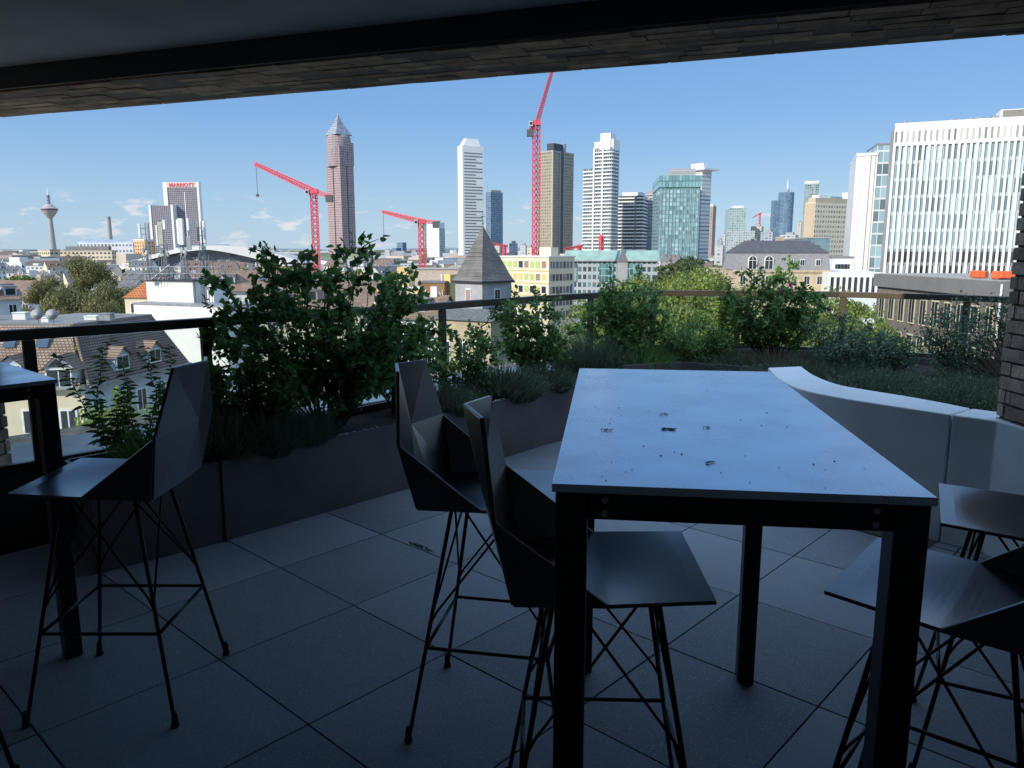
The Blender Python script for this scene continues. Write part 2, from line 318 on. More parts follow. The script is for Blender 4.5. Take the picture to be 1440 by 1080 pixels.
lift = N(nt, 'ShaderNodeMapRange', interpolation_type='SMOOTHSTEP'); lift.inputs['From Min'].default_value = .36; lift.inputs['From Max'].default_value = .85; lift.inputs['To Min'].default_value = 6; lift.inputs['To Max'].default_value = 17  # sky above the view boosted as added fill for the shaded terrace
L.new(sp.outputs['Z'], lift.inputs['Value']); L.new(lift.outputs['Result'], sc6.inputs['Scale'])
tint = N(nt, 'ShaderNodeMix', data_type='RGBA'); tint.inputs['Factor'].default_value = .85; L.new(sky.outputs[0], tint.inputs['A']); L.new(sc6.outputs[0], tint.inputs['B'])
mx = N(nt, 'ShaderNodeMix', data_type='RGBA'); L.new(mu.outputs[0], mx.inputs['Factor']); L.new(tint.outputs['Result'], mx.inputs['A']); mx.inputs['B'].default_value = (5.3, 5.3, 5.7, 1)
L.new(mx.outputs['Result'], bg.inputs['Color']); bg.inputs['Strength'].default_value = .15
sc.view_settings.view_transform = 'Standard'; sc.view_settings.look = 'None'; sc.view_settings.exposure = 0
sc.cycles.max_bounces = 8; sc.cycles.transparent_max_bounces = 24; sc.cycles.sample_clamp_indirect = 4
# ================================================================== TERRACE
RAIL = [(-2.95, 3.50), (-2.59, 3.87), (-2.21, 4.25), (-1.86, 4.60), (-1.45, 5.06), (-.53, 6.03), (0, 6.64), (.50, 7.15), (.90, 7.5), (1.45, 7.86), (2.3, 7.82), (3.22, 7.60), (3.65, 7.35), (4.11, 7.0), (4.34, 6.78), (5.4, 5.7)]
def outside(c, m=.45):     # beyond the railing line
    for a, b in zip(RAIL[:-1], RAIL[1:]):
        if a[0] <= c[0] <= b[0]: return c[1] > a[1]+(b[1]-a[1])*(c[0]-a[0])/(b[0]-a[0]) - m
    return c[0] < RAIL[0][0] and c[1] > 3.2 or c[0] > 5.3 and c[1] > 5.2
# --- floor slabs, laid diagonally
u0 = np.array((-.655, 2.243)); ang = R(47.5); eu = np.array((math.cos(ang), math.sin(ang)))*.603; ev = np.array((-math.sin(ang), math.cos(ang)))*.585
fb = MB(); h = .0028
for i in range(-16, 20):
    for j in range(-18, 18):
        c = u0 + eu*(i+.5) + ev*(j+.5)
        if not (-5.2 < c[0] < 4.6 and -3.2 < c[1] < 7.6) or outside(c): continue
        a, b_ = eu*(.5 - h/.603), ev*(.5 - h/.585); z = random.uniform(-.0012, .0008)
        q = [c-a-b_, c+a-b_, c+a+b_, c-a+b_]
        fb.prism([tuple(p) for p in q], -.04, z)
tag(fb.build('floor_paving', 'slab', bevel=.0015), kind='structure')
tag(MB().prism([(-6,-4),(6.5,-4),(6.5,4.6)]+[(x,y+.1) for x,y in RAIL[::-1]]+[(-6,3.3)], -.35, -.03).build('floor', 'grout'), kind='structure')
# --- planter along the left railing
face = [(-1.93, 3.42), (-1.5, 3.82), (-1.08, 4.26), (-.64, 4.74), (-.16, 5.32), (.22, 5.80), (.62, 6.22)]
RAIL = [(-2.95, 3.50), (-2.59, 3.87), (-2.21, 4.25), (-1.86, 4.60), (-1.45, 5.06), (-.53, 6.03), (0, 6.64), (.50, 7.15), (.90, 7.5), (1.45, 7.86), (2.3, 7.82), (3.22, 7.60), (3.65, 7.35), (4.11, 7.0), (4.34, 6.78), (5.4, 5.7)]
def offset(poly, d):
    out = []
    for i, p in enumerate(poly):
        a = Vector(poly[max(i-1,0)]); b = Vector(poly[min(i+1,len(poly)-1)]); t = (b-a).normalized(); out.append((p[0]-t.y*d, p[1]+t.x*d))
    return out
def strip(mb, A, B, z0, z1, m=0):
    """solid ribbon between two plan polylines"""
    n = len(A); vs = [(x,y,z) for z in (z0,z1) for x,y in list(A)+list(B)]; k = 2*n; fs = []
    for i in range(n-1):
        fs += [(i, n+i, n+i+1, i+1), (k+i, k+i+1, k+n+i+1, k+n+i), (i, i+1, k+i+1, k+i), (n+i+1, n+i, k+n+i, k+n+i+1)]
    fs += [(0, k, k+n, n), (n-1, 2*n-1, k+2*n-1, k+n-1)]
    return mb.add(vs, fs, m)
pl = thing('planter', 'long dark brown metal planter curving along the left railing', 'planter', (-1.08, 4.26, 0)); Mi = Vector((1.08, -4.26))
sh = lambda P: [(x+1.08, y-4.26) for x, y in P]
back = offset(face, .62); back[0] = (-2.30, 3.86)
mb = MB(); strip(mb, sh(face), sh(offset(face, .022)), 0, .43); mb.build('front_panel', 'planter', pl, bevel=.003)
mb = MB(); strip(mb, sh(back), sh(offset(back, .02)), 0, .43); mb.build('back_panel', 'planter', pl)
mb = MB(); a, b_ = Vector(sh(face)[0]), Vector(sh(back)[0]); mb.prism([tuple(a), tuple(b_), (b_.x-.015, b_.y-.015), (a.x-.015, a.y-.015)][::-1], 0, .429); mb.build('end_panel', 'planter', pl)
mb = MB(); strip(mb, sh(offset(face,.0225)), sh(offset(face, .60)), .1, .385); mb.build('soil', 'soil', pl)
mb = MB(); strip(mb, sh(offset(face,-.002)), sh(offset(face, .028)), .4305, .434); mb.build('folded_edge', 'planter_edge', pl)
for p, q in ((face[1], face[1]),):
    mb = MB(); mb.box(-.004, .004, -.004, .004, 0, .43); o = mb.build('seam', 'grout', pl); o.location = (p[0]+1.08+.003, p[1]-4.26-.003, 0)
mb = MB()
for k in range(90):   # pale grit lying on the folded edge
    t = random.choice([random.gauss(.38,.06), random.gauss(.7,.05), random.gauss(.93,.03)])*(len(face)-1); i = max(0,min(int(t), len(face)-2)); f_ = t-i
    x = face[i][0]*(1-f_)+face[i+1][0]*f_; y = face[i][1]*(1-f_)+face[i+1][1]*f_; s_ = random.uniform(.004,.011)
    mb.rbox((x+1.08-.008, y-4.26+.012, .434+s_*.4), (s_, s_*.8, s_*.5), random.random()*3)
mb.build('grit', 'wet', pl)['kind'] = 'stuff'
# --- planter on the right, behind the white wall
f2 = [(.95, 6.50), (1.5, 6.72), (1.98, 6.42), (2.28, 5.85), (2.45, 5.20), (2.64, 4.72), (2.95, 4.22), (3.3, 3.75)]
p2 = thing('planter', 'dark planter behind the curved white wall at the right', 'planter', (2.45, 5.2, 0)); sh2 = lambda P: [(x-2.45, y-5.2) for x, y in P]
mb = MB(); strip(mb, sh2(f2), sh2(offset(f2, .02)), 0, .53); mb.build('front_panel', 'planter', p2, bevel=.003)
b2 = [(1.1, 7.45), (1.6, 7.65), (2.35, 7.6), (3.1, 7.4), (3.55, 7.1), (4.0, 6.75), (4.3, 6.4), (4.9, 5.6)]
mb = MB(); strip(mb, sh2(offset(f2,.021)), sh2(b2), .1, .47); mb.build('soil', 'soil', p2)
mb = MB(); strip(mb, sh2(b2), sh2(offset(b2, .02)), 0, .53); mb.build('back_panel', 'planter', p2)
# --- curved white wall
inn = [onz(*q, .68) for q in [(1080,517),(1095,532),(1125,547),(1181,559),(1237,568),(1290,576),(1337,583)]]
out_ = [onz(*q, .68) for q in [(1127,515),(1144,527),(1177,540),(1219,548),(1275,557),(1325,566),(1365,574)]]
inn2 = [inn[-1], onz(1402,592,.68), (inn[-1][0]+.22, inn[-1][1]-.75)]; out2 = [out_[-1], onz(1410,580,.68), (out_[-1][0]+.26, out_[-1][1]-.75)]
def smooth_poly(P, n=4):
    Q = [Vector((*p, 0)) for p in P]; o = []
    for i in range(len(Q)-1):
        p0 = Q[max(i-1,0)]; p1 = Q[i]; p2_ = Q[i+1]; p3 = Q[min(i+2,len(Q)-1)]
        for k in range(n):
            t = k/n; v = .5*((2*p1)+(-p0+p2_)*t+(2*p0-5*p1+4*p2_-p3)*t*t+(-p0+3*p1-3*p2_+p3)*t**3); o.append((v.x, v.y))
    o.append((Q[-1].x, Q[-1].y)); return o
ww = thing('concrete_wall', 'low curved white concrete wall beside the brick pillar', 'wall', (inn[3][0], inn[3][1], 0)); sw = lambda P: [(x-inn[3][0], y-inn[3][1]) for x, y in P]
g = .004; A, B = smooth_poly(inn), smooth_poly(out_)
mb = MB(); strip(mb, sw(A), sw(B), 0, .68); mb.build('wall_segment', 'white_wall', ww, bevel=.007)
mv = (Vector(inn2[1])-Vector(inn2[0])).normalized()*.008
A2 = [(inn2[0][0]+mv.x, inn2[0][1]+mv.y)]+inn2[1:]; B2 = [(out2[0][0]+mv.x, out2[0][1]+mv.y)]+out2[1:]
mb = MB(); strip(mb, sw(A2), sw(B2), 0, .68); mb.build('wall_segment', 'white_wall', ww, bevel=.007)
mb = MB(); C1 = offset(A[3:], -.0); strip(mb, offset(A[6:], -.16), offset(A[6:], -.005), -.005, .006); tag(mb.build('gravel_strip', 'gravel'), kind='structure')
# --- bricks
def brick_face(mb, o, ux, uz, un, L_, H_, bl=.29, bh=.058, gap=.011, depth=.05, jit=.005, half=True):
    """bricks laid on a plane: origin o, run ux, rise uz, outward normal un"""
    o, ux, uz, un = map(Vector, (o, ux, uz, un)); z = 0; r = 0
    while z + bh <= H_ + 1e-4:
        x = -random.random()*bl
        while x < L_:
            l = bl*random.uniform(.8, 1.15); a, b_ = max(x, 0), min(x + l, L_)
            if b_ - a > .03:
                j = random.uniform(-jit, jit); t = random.uniform(-.002,.002)
                p = [o+ux*a+uz*(z+t), o+ux*b_+uz*(z-t), o+ux*b_+uz*(z+bh-t), o+ux*a+uz*(z+bh+t)]
                vs = [q-un*depth for q in p]+[q+un*j for q in p]
                mb.add(vs, [(4,5,6,7),(0,1,5,4),(1,2,6,5),(2,3,7,6),(3,0,4,7)])
            x += l + gap
        z += bh + gap; r += 1
def brick_pier(name, label, x0, x1, y0, y1, z1):
    t = thing(name, label, 'pillar', ((x0+x1)/2, (y0+y1)/2, 0)); hx, hy = (x1-x0)/2, (y1-y0)/2
    MB().box(-hx+.012, hx-.012, -hy+.012, hy-.012, 0, z1).build('core', 'mortar', t)
    mb = MB()
    brick_face(mb, (-hx,-hy,.005), (0,1,0), (0,0,1), (-1,0,0), 2*hy, z1); brick_face(mb, (hx,-hy,.005), (0,1,0), (0,0,1), (1,0,0), 2*hy, z1)
    brick_face(mb, (-hx,-hy,.005), (1,0,0), (0,0,1), (0,-1,0), 2*hx, z1); brick_face(mb, (-hx,hy,.005), (1,0,0), (0,0,1), (0,1,0), 2*hx, z1)
    mb.build('brickwork', 'brick', t, bevel=.003); return t
brick_pier('brick_pillar', 'rough grey brown brick pillar at the right edge of the terrace', 2.405, 3.1, 2.7, 3.735, 2.49)
brick_pier('brick_pillar', 'dark brick pillar at the left edge behind the left table', -3.5, -2.745, 3.45, 4.08, 2.455)
# --- ceiling and brick faced beam
Bl, Br = Vector((-3.77, 5.90)), Vector((2.31, 3.69)); bd = (Br-Bl).normalized(); bn = Vector((-bd.y, bd.x))     # bn points out
if bn.y < 0: bn = -bn
P0 = Bl - bd*2.2; LEN = (Br-Bl).length + 4.6; ba = math.atan2(bd.y, bd.x)
bt = thing('roof_beam', 'dark brick faced beam across the top of the opening', 'beam', (P0.x, P0.y, 0), ba)    # local x along, y out
MB().box(0, LEN, -.64, -.001, 2.4645, 3.28).build('core', 'mortar', bt)
mb = MB(); o_ = 0
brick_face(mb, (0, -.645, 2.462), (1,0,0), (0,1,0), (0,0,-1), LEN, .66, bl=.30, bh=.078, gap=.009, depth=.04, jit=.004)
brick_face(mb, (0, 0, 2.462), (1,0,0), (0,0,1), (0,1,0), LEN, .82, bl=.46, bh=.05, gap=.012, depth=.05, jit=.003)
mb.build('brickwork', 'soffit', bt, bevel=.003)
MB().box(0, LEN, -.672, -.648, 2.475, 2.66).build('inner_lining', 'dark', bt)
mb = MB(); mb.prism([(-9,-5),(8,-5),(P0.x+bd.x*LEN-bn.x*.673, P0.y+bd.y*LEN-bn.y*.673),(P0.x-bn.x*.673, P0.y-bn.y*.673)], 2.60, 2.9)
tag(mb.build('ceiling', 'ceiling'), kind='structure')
# added sun blockers above and left, with rear and side walls (outside the frame, they shade the terrace)
def wall(name, label, poly, z0, z1, mat='brick'): return tag(MB().prism(poly, z0, z1).build(name, mat), label, 'wall')
s0 = P0 + bd*6.5; e0 = P0 + bd*LEN
wall('upper_sun_blocker', 'unseen block above the roof beam, added to shade the right railing', [(s0.x-bn.x*.1, s0.y-bn.y*.1), (s0.x-bn.x*4, s0.y-bn.y*4), (e0.x-bn.x*4, e0.y-bn.y*4), (e0.x-bn.x*.1, e0.y-bn.y*.1)], 3.3, 8.5)  # added out of frame so the right end of the railing stays shaded
wall('rear_wall', 'pale render wall behind the terrace seating', [(-9,-3.1),(8,-3.1),(8,-2.9),(-9,-2.9)], -.02, 2.59, 'rear')
wall('side_wall', 'pale side wall to the left of the left table', [(-3.6,-2.85),(-3.4,-2.85),(-3.4,2.9),(-3.6,2.9)], -.02, 2.59, 'rear')
wall('side_wall', 'pale wall closing the terrace to the right of the brick pillar', [(3.9,-2.85),(4.1,-2.85),(4.1,3.1),(3.9,3.1)], -.02, 2.59, 'rear')
wall('left_sun_blocker', 'unseen wall beyond the left pillar, added to block the sun', [(-3.75,3.2),(-3.95,3.0),(-9.2,8.5),(-9.0,8.7)], -.3, 4.3)  # added out of frame to keep the sun off the left planter
# --- balustrade
def balustrade(label, pts, posts, zlo, col_panel):
    o = Vector((pts[0][0], pts[0][1], 0)); t = thing('balustrade', label, 'railing', o); lp = [(x-o.x, y-o.y) for x, y in pts]
    mb = MB(); strip(mb, offset(lp, -.03), offset(lp, .03), 1.045, 1.10); mb.build('handrail', 'rail', t, bevel=.004)
    mb = MB(); strip(mb, offset(lp, -.008), offset(lp, .008), zlo+.05, 1.04)
    mb.build('glass_panel', 'glass', t)
    mb = MB(); strip(mb, offset(lp, -.02), offset(lp, .02), zlo, zlo+.045); mb.build('lower_rail', 'rail', t, bevel=.003)
    mb = MB(); strip(mb, offset(lp, -.015), offset(lp, .015), -.02, zlo-.002); mb.build('kick_panel', 'planter', t)
    for x, y, a in posts:
        MB().rbox((x-o.x, y-o.y, .512), (.028, .018, .53), a).build('post', 'rail', t, bevel=.003)
    return t
def on_rail(px):   # where the sight line through photo column px meets the railing
    k = (px-720)/F/1.0
    for i in range(len(RAIL)-1):
        a, b_ = Vector(RAIL[i]), Vector(RAIL[i+1]); d = b_-a; kk = k
        den = d.x - kk*d.y
        if abs(den) < 1e-6: continue
        t = (kk*a.y - a.x)/den
        if 0 <= t <= 1: p = a+d*t; return (p.x, p.y, math.atan2(d.y, d.x)-math.pi/2*0)
    return None
pp = [on_rail(x) for x in (36, 287, 622, 830)]; pq = [on_rail(x) for x in (918, 1037, 1184, 1358)]
iL = 9
balustrade('bronze handrail with glass panels behind the left planter', RAIL[:iL+1], [p for p in pp if p], .36, None)
o = balustrade('bronze handrail with glass panels behind the rose bushes', RAIL[iL:], [p for p in pq if p], .50, None)
tag(strip(MB(), offset(RAIL, .12), offset(RAIL, 1.5), -.35, .18).build('outer_ledge', 'ledge'), kind='structure')
tag(strip(MB(), offset(RAIL, 1.504), offset(RAIL, 1.9), -24, .16).build('house_facade', 'brick'), 'brick outer face of the house below the terrace ledge', 'facade')
# --- tables
def make_table(label, cx, cy, rz, wx, ly):
    t = thing('bar_table', label, 'table', (cx, cy, 0), rz, 'black bar tables'); hx, hy = wx/2, ly/2
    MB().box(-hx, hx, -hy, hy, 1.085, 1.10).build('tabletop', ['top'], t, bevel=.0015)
    mb = MB(); i = .006; L_ = .056; th = .02
    z0, z1 = 1.034, 1.0842
    mb.box(-hx+i+L_, hx-i-L_, -hy+i+.006, -hy+i+.03, z0, z1); mb.box(-hx+i+L_, hx-i-L_, hy-i-.03, hy-i-.006, z0, z1)
    mb.box(-hx+i+.006, -hx+i+.03, -hy+i+L_, hy-i-L_, z0, z1); mb.box(hx-i-.03, hx-i-.006, -hy+i+L_, hy-i-L_, z0, z1)
    mb.build('apron', 'frame', t, bevel=.002)
    for sx in (-1, 1):
        for sy in (-1, 1):
            x0, x1 = sorted((sx*(hx-i), sx*(hx-i-L_))); y0, y1 = sorted((sy*(hy-i), sy*(hy-i-L_)))
            MB().box(x0, x1, y0, y1, 0, 1.084).build('leg', 'frame', t, bevel=.003)
    for sx in (-1, 1):
        for z in (1.047, 1.071):
            x = sx*(hx-i-L_-.03); y = -hy+i+.004
            MB().tube((x, y+.004, z), (x, y-.004, z), .0065, .006, 12).tube((x, y-.004, z), (x, y-.0055, z), .003, .003, 6).build('bolt', 'bolt', t)
    return t
TR = R(-7.0)
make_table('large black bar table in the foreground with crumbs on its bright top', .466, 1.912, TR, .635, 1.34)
# left table: its far right corner is what the photo shows
make_table('black bar table cut off by the left edge of the photo', 0, 0, 0, .635, 1.34); lt = [o for o in bpy.data.objects if o.name.startswith('bar_table') and o.type == 'EMPTY'][-1]
tr2 = R(48); cn_ = Vector(onz(81, 533, 1.052)); lt.scale = (1, 1, .956)
def rot(v, a): return Vector((v[0]*math.cos(a)-v[1]*math.sin(a), v[0]*math.sin(a)+v[1]*math.cos(a)))
cc = cn_ - rot((.3175, -.67), tr2); lt.location = (cc.x, cc.y, 0); lt.rotation_euler = (0,0,tr2)
# crumbs on the table
def crumb(label, px, py, n, s_, kind='leaf_crumb'):
    s_ *= .62
    x, y = onz(px, py, 1.1); mb = MB()
    for k in range(n):
        l = s_*random.uniform(.5, 1.2); a = random.gauss(0, .5); dx, dy = random.gauss(0, s_*.9), random.gauss(0, s_*.35); zz = .0012
        mb.tube((dx-l*math.cos(a)/2, dy-l*math.sin(a)/2, zz), (dx+l*math.cos(a)/2, dy+l*math.sin(a)/2, zz+random.random()*.003), .0012, .0006, 5)
    o = mb.build(kind, 'soil'); o.location = (x, y, 1.1003); return tag(o, label, 'plant debris', 'crumbs on the large table')
crumb('largest dark twig crumb near the near edge of the table top', 998, 651, 7, .012)
crumb('small dark twig crumb to the right of the crumb cluster on the table', 994, 602, 5, .010)
crumb('wide cluster of dark crumbs near the middle of the table top', 940, 604, 20, .014)
crumb('faint crumb behind the crumb cluster on the table top', 934, 583, 5, .010)
crumb('line of tiny crumbs left of the crumb cluster on the table', 853, 605, 8, .010)
mb = MB()
for k in range(34):
    x, y = onz(random.uniform(830, 1240), random.uniform(528, 690), 1.1)
    v = rot((x-.466, y-1.912), -TR)
    if abs(v.x) > .31 or abs(v.y) > .66: continue
    s_ = random.choice([.0005, .0007, .0011]); mb.rbox((x, y, 1.1008), (s_*1.3, s_, .0006), random.random()*3)
tag(mb.build('table_grit', 'soil'), 'fine dark specks of soil scattered over the large table top', 'grit', None, 'stuff')
# --- bar stools
def make_stool():
    t = thing('bar_stool', 'x', 'bar stool', (0,0,0), 0, 'faceted black bar stools')      # faces local +x
    A_, S_, R_ = [(.225, s*.205, .765) for s in (1,-1)], [(.0, s*.215, .757) for s in (1,-1)], [(-.205, s*.185, .742) for s in (1,-1)]
    W_, T_ = [(-.245, s*.225, .945) for s in (1,-1)], [(-.275, s*.13, 1.145) for s in (1,-1)]
    K_, T0 = (-.285, 0, .955), (-.325, 0, 1.150); RC = (-.215, 0, .744); SC = (.02, 0, .752)
    def shell(name, vs, fs, sub=0):
        o = MB().add(vs, fs).build(name, 'shell', t)
        m = o.modifiers.new('solid', 'SOLIDIFY'); m.thickness = .011; m.offset = 0
        b = o.modifiers.new('bev', 'BEVEL'); b.width = .0025; b.segments = 2; b.limit_method = 'ANGLE'; b.angle_limit = R(40); return o
    # seat: shallow dished sheet
    nx, ny = 25, 21; vs = []
    for i in range(nx):
        u = i/(nx-1)
        if u < .5: p = [Vector(R_[k]).lerp(Vector(S_[k]), u*2) for k in (0,1)]
        else: p = [Vector(S_[k]).lerp(Vector(A_[k]), u*2-1) for k in (0,1)]
        for j in range(ny):
            v = j/(ny-1); q = p[0].lerp(p[1], v); d = .016*math.sin(math.pi*v)*math.sin(math.pi*min(1, u*1.1)); vs.append((q.x, q.y, q.z-d))
    fs = [(i*ny+j, i*ny+j+1, (i+1)*ny+j+1, (i+1)*ny+j) for i in range(nx-1) for j in range(ny-1)]
    so_ = MB().add(vs, fs).build('seat', 'shell', t); m = so_.modifiers.new('solid', 'SOLIDIFY'); m.thickness = .009; m.offset = 0
    for k, s in ((0,1),(1,-1)):
        v = [S_[k], R_[k], W_[k]]; shell('side_panel', v, [(0,1,2)])
    shell('backrest', [T_[0], T0, T_[1], W_[0], K_, W_[1], R_[0], RC, R_[1]], [(0,1,4,3), (1,2,5,4), (3,4,6), (4,7,6), (4,8,7), (4,5,8)])
    # legs and bracing
    tops = {(a,b): Vector((a*.115+.0, b*.115, .742)) for a in (1,-1) for b in (1,-1)}
    feet = {(a,b): Vector((a*.238, b*.222, .0)) for a in (1,-1) for b in (1,-1)}
    for k in tops:
        d = feet[k]-tops[k]; mb = MB().tube(tops[k], feet[k]-d*.03, .0064, .0064, 10); lg = mb.build('leg', 'rod', t, smooth=True)
        MB().lathe([(.006, .05), (.0095, .035), (.0105, .012), (.013, .008), (.013, 0)][::-1], 0, 0, 12).build('foot_cap', 'foot', lg).location = (feet[k].x, feet[k].y, 0)
    def at_z(k, z): return tops[k].lerp(feet[k], (tops[k].z-z)/(tops[k].z))
    ring = [(1,1),(1,-1),(-1,-1),(-1,1)]
    for a, b_ in zip(ring, ring[1:]+ring[:1]):
        MB().tube(at_z(a,.295), at_z(b_,.295), .0056, None, 10).build('foot_rail', 'rod', t, smooth=True)
    for a, b_ in zip(ring, ring[1:]+ring[:1]):
        for p, q in ((a, b_), (b_, a)):
            s1, e1 = tops[p].copy(), at_z(q, .385); s1 = s1.lerp(tops[q], .10)
            MB().path([s1, s1.lerp(e1,.93), e1.lerp(at_z(q,.37),1.0)], .0036, 8).build('cross_brace', 'rod', t, smooth=True)
    mb = MB(); mb.rbox((0,0,.7375), (.125,.012,.004)); mb.rbox((0,0,.7295), (.012,.125,.0035)); mb.build('seat_bracket', 'rod', t)
    return t
proto = make_stool()
stools = [
 ((-1.315, 2.455), 180, 'bar stool facing the left table, seen from behind with its dark back to the planter'),
 ((-.045, 2.33), -11, 'bar stool behind the large table, farther of the two on its left side'),
 ((.215, 1.735), -2, 'bar stool nearest the camera on the left side of the large table'),
 ((.985, 1.585), 140, 'bar stool nearest the camera on the right side of the large table'),
 ((1.462, 2.07), 152, 'bar stool in front of the brick pillar on the right'),
 ((-1.50, 1.66), 118, 'bar stool cut off by the lower left corner of the photo'),
]
for i, ((x, y), a, lab) in enumerate(stools):
    o = proto if i == 0 else copy_tree(proto)
    o.location = (x, y, 0); o.rotation_euler = (0, 0, R(a)); o['label'] = lab
# ------------------------------------------------------------------ terrace plants
def stems_mesh(name, paths, parent, r=.006, mat='stem'):
    mb = MB()
    for P in paths:
        n = len(P)-1
        for i in range(n):
            mb.tube(P[i], P[i+1], r*(1-i/n*.75), r*(1-(i+1)/n*.75), 5, cap=False)
    return mb.build(name, mat, parent, smooth=True)
def grow(base, top, n, wob):
    P = []; b, t = Vector(base), Vector(top)
    mid = Vector((random.gauss(0, wob), random.gauss(0, wob), 0))
    for i in range(n+1):
        u = i/n; P.append(b.lerp(t, u) + mid*math.sin(math.pi*u) + Vector((random.gauss(0,wob*.15), random.gauss(0,wob*.15), 0)))
    return P
def shrub(label, x, y, zb, h, rx, ry, nstems=22, nleaf=3500, size=(.03,.05), mat='leaf_dark', lo=.25, top_sparse=.35, name='shrub', cat='shrub', flowers=(), core=.6, lean=(0,0)):
    """woody shrub: several stems, side twigs, leaves set along the twigs"""
    t = thing(name, label, cat, (x, y, zb)); paths = []; tips = []
    for s in range(nstems):
        a = random.random()*2*math.pi; rr = math.sqrt(random.random()); hh = h*random.uniform(.55, 1.0)*(1-.25*rr)
        top = (math.cos(a)*rr*rx+lean[0]*hh, math.sin(a)*rr*ry+lean[1]*hh, hh)
        P = grow((math.cos(a)*.05, math.sin(a)*.05, 0), top, 7, .05); paths.append(P)
        for k in range(7):
            u = random.uniform(lo, .98); i = min(int(u*7), 6); b = P[i].lerp(P[i+1], u*7-i); l = random.uniform(.14,.44)*h*.45*(1.15-u*.5)
            d = Vector((random.gauss(math.cos(a)*.5,1), random.gauss(math.sin(a)*.5,1), random.uniform(.0,1.0))).normalized()
            Q = grow(b, b+d*l, 3, .015); paths.append(Q); tips.append(Q)
        tips.append(P[6:])
    stems_mesh('stem', paths, t, .0055)
    segs = [(Q[i], Q[i+1]) for Q in tips for i in range(len(Q)-1)]
    A = np.array([s[0] for s in segs]); B = np.array([s[1] for s in segs]); wgt = np.linalg.norm(B-A, axis=1)
    zf = (A[:,2]/h); wgt = wgt*np.where(zf > .75, top_sparse, 1.0); wgt /= wgt.sum()
    idx = rng.choice(len(segs), nleaf, p=wgt); u = rng.random((nleaf,1)); P = A[idx]*(1-u)+B[idx]*u + rng.normal(size=(nleaf,3))*.026*core
    D = unit(B[idx]-A[idx])*.5 + rng.normal(size=(nleaf,3))*.7 + np.array([0,0,-.1])
    V, F4 = leaf_arrays(P, D, rng.uniform(*size, nleaf), .62)
    quads_mesh('foliage', V, F4, mat, t)
    for (fx, fy, fz, fs) in flowers:
        mb = MB()
        for ring_, (n, rad, tilt) in enumerate(((5,.9,.35),(5,.6,.75),(4,.3,1.1))):
            for k in range(n):
                a = 2*math.pi*k/n + ring_*.5; d = Vector((math.cos(a), math.sin(a), 0)); s = Vector((-math.sin(a), math.cos(a), 0)); R0 = fs*rad
                e = d*R0*math.cos(tilt)+Vector((0,0,R0*math.sin(tilt)))
                mb.quad((0,0,0), e*.6-s*R0*.5, e, e*.6+s*R0*.5)
        o = mb.build('flower', 'petal', t); o.location = (fx, fy, fz); o.rotation_euler = (R(60), R(random.uniform(-30,30)), random.random()*3)
    return t
def tuft(label, x, y, zb, h, rx, ry, n=1600, mat='lavender', name='grass_tuft', cat='grass tuft', wdt=.0035, spread=.7, leafy=0):
    """many thin blades from a clump"""
    t = thing(name, label, cat, (x, y, zb)); a = rng.random(n)*2*np.pi; r_ = np.sqrt(rng.random(n))
    B = np.stack([np.cos(a)*r_*rx, np.sin(a)*r_*ry, np.zeros(n)],1); H_ = h*rng.uniform(.45, 1.0, n)*(1-.35*r_)
    dr = np.stack([np.cos(a)*r_*spread, np.sin(a)*r_*spread, np.ones(n)],1)+rng.normal(size=(n,3))*.22; dr = unit(dr)
    T = B + dr*H_[:,None]; T[:,2] -= H_*.12*r_; Md = (B+T)/2 + np.array([0,0,1])*H_[:,None]*.06
    S = unit(np.cross(dr, rng.normal(size=(n,3))))*wdt
    V = np.stack([B-S, B+S, Md+S*.8, Md-S*.8, T+S*.2, T-S*.2],1).reshape(-1,3); i = np.arange(n)*6
    F4 = np.concatenate([np.stack([i,i+1,i+2,i+3],1), np.stack([i+3,i+2,i+4,i+5],1)])
    quads_mesh('blades', V, F4, mat, t)
    if leafy:
        k = rng.integers(0, n, leafy); u = rng.random((leafy,1)); P = B[k]*(1-u)+T[k]*u
        V, F4 = leaf_arrays(P, dr[k]*.6+rng.normal(size=(leafy,3))*.6, rng.uniform(.014,.03,leafy), .35)
        quads_mesh('foliage', V, F4, mat, t)
    return t
def willowy(label, x, y, zb, h, n=7, mat='leaf_mid', spread=.3):
    """upright stalks with narrow leaves all the way up"""
    t = thing('tall_perennial', label, 'plant', (x, y, zb)); paths = []; P_, D_, S_ = [], [], []
    for s in range(n):
        a = random.random()*2*math.pi; r_ = random.random(); hh = h*random.uniform(.6, 1)
        P = grow((math.cos(a)*.05, math.sin(a)*.05, 0), (math.cos(a)*r_*spread, math.sin(a)*r_*spread, hh), 10, .04); paths.append(P)
        m = int(hh/.0105)
        for k in range(m):
            u = .15+.85*k/m; i = min(int(u*10), 9); b = P[i].lerp(P[i+1], u*10-i); an = k*2.4; P_.append(b)
            D_.append((math.cos(an)+random.gauss(0,.2), math.sin(an)+random.gauss(0,.2), random.uniform(.35,1.1))); S_.append(random.uniform(.045,.08)*(1.15-u*.6))
    for P in paths: stems_mesh('stem', [P], t, .004)
    V, F4 = leaf_arrays(np.array(P_), np.array(D_), np.array(S_), .2, 1.3, np.tile([0,0,1.], (len(P_),1))+rng.normal(size=(len(P_),3))*.35)
    quads_mesh('foliage', V, F4, mat, t); return t
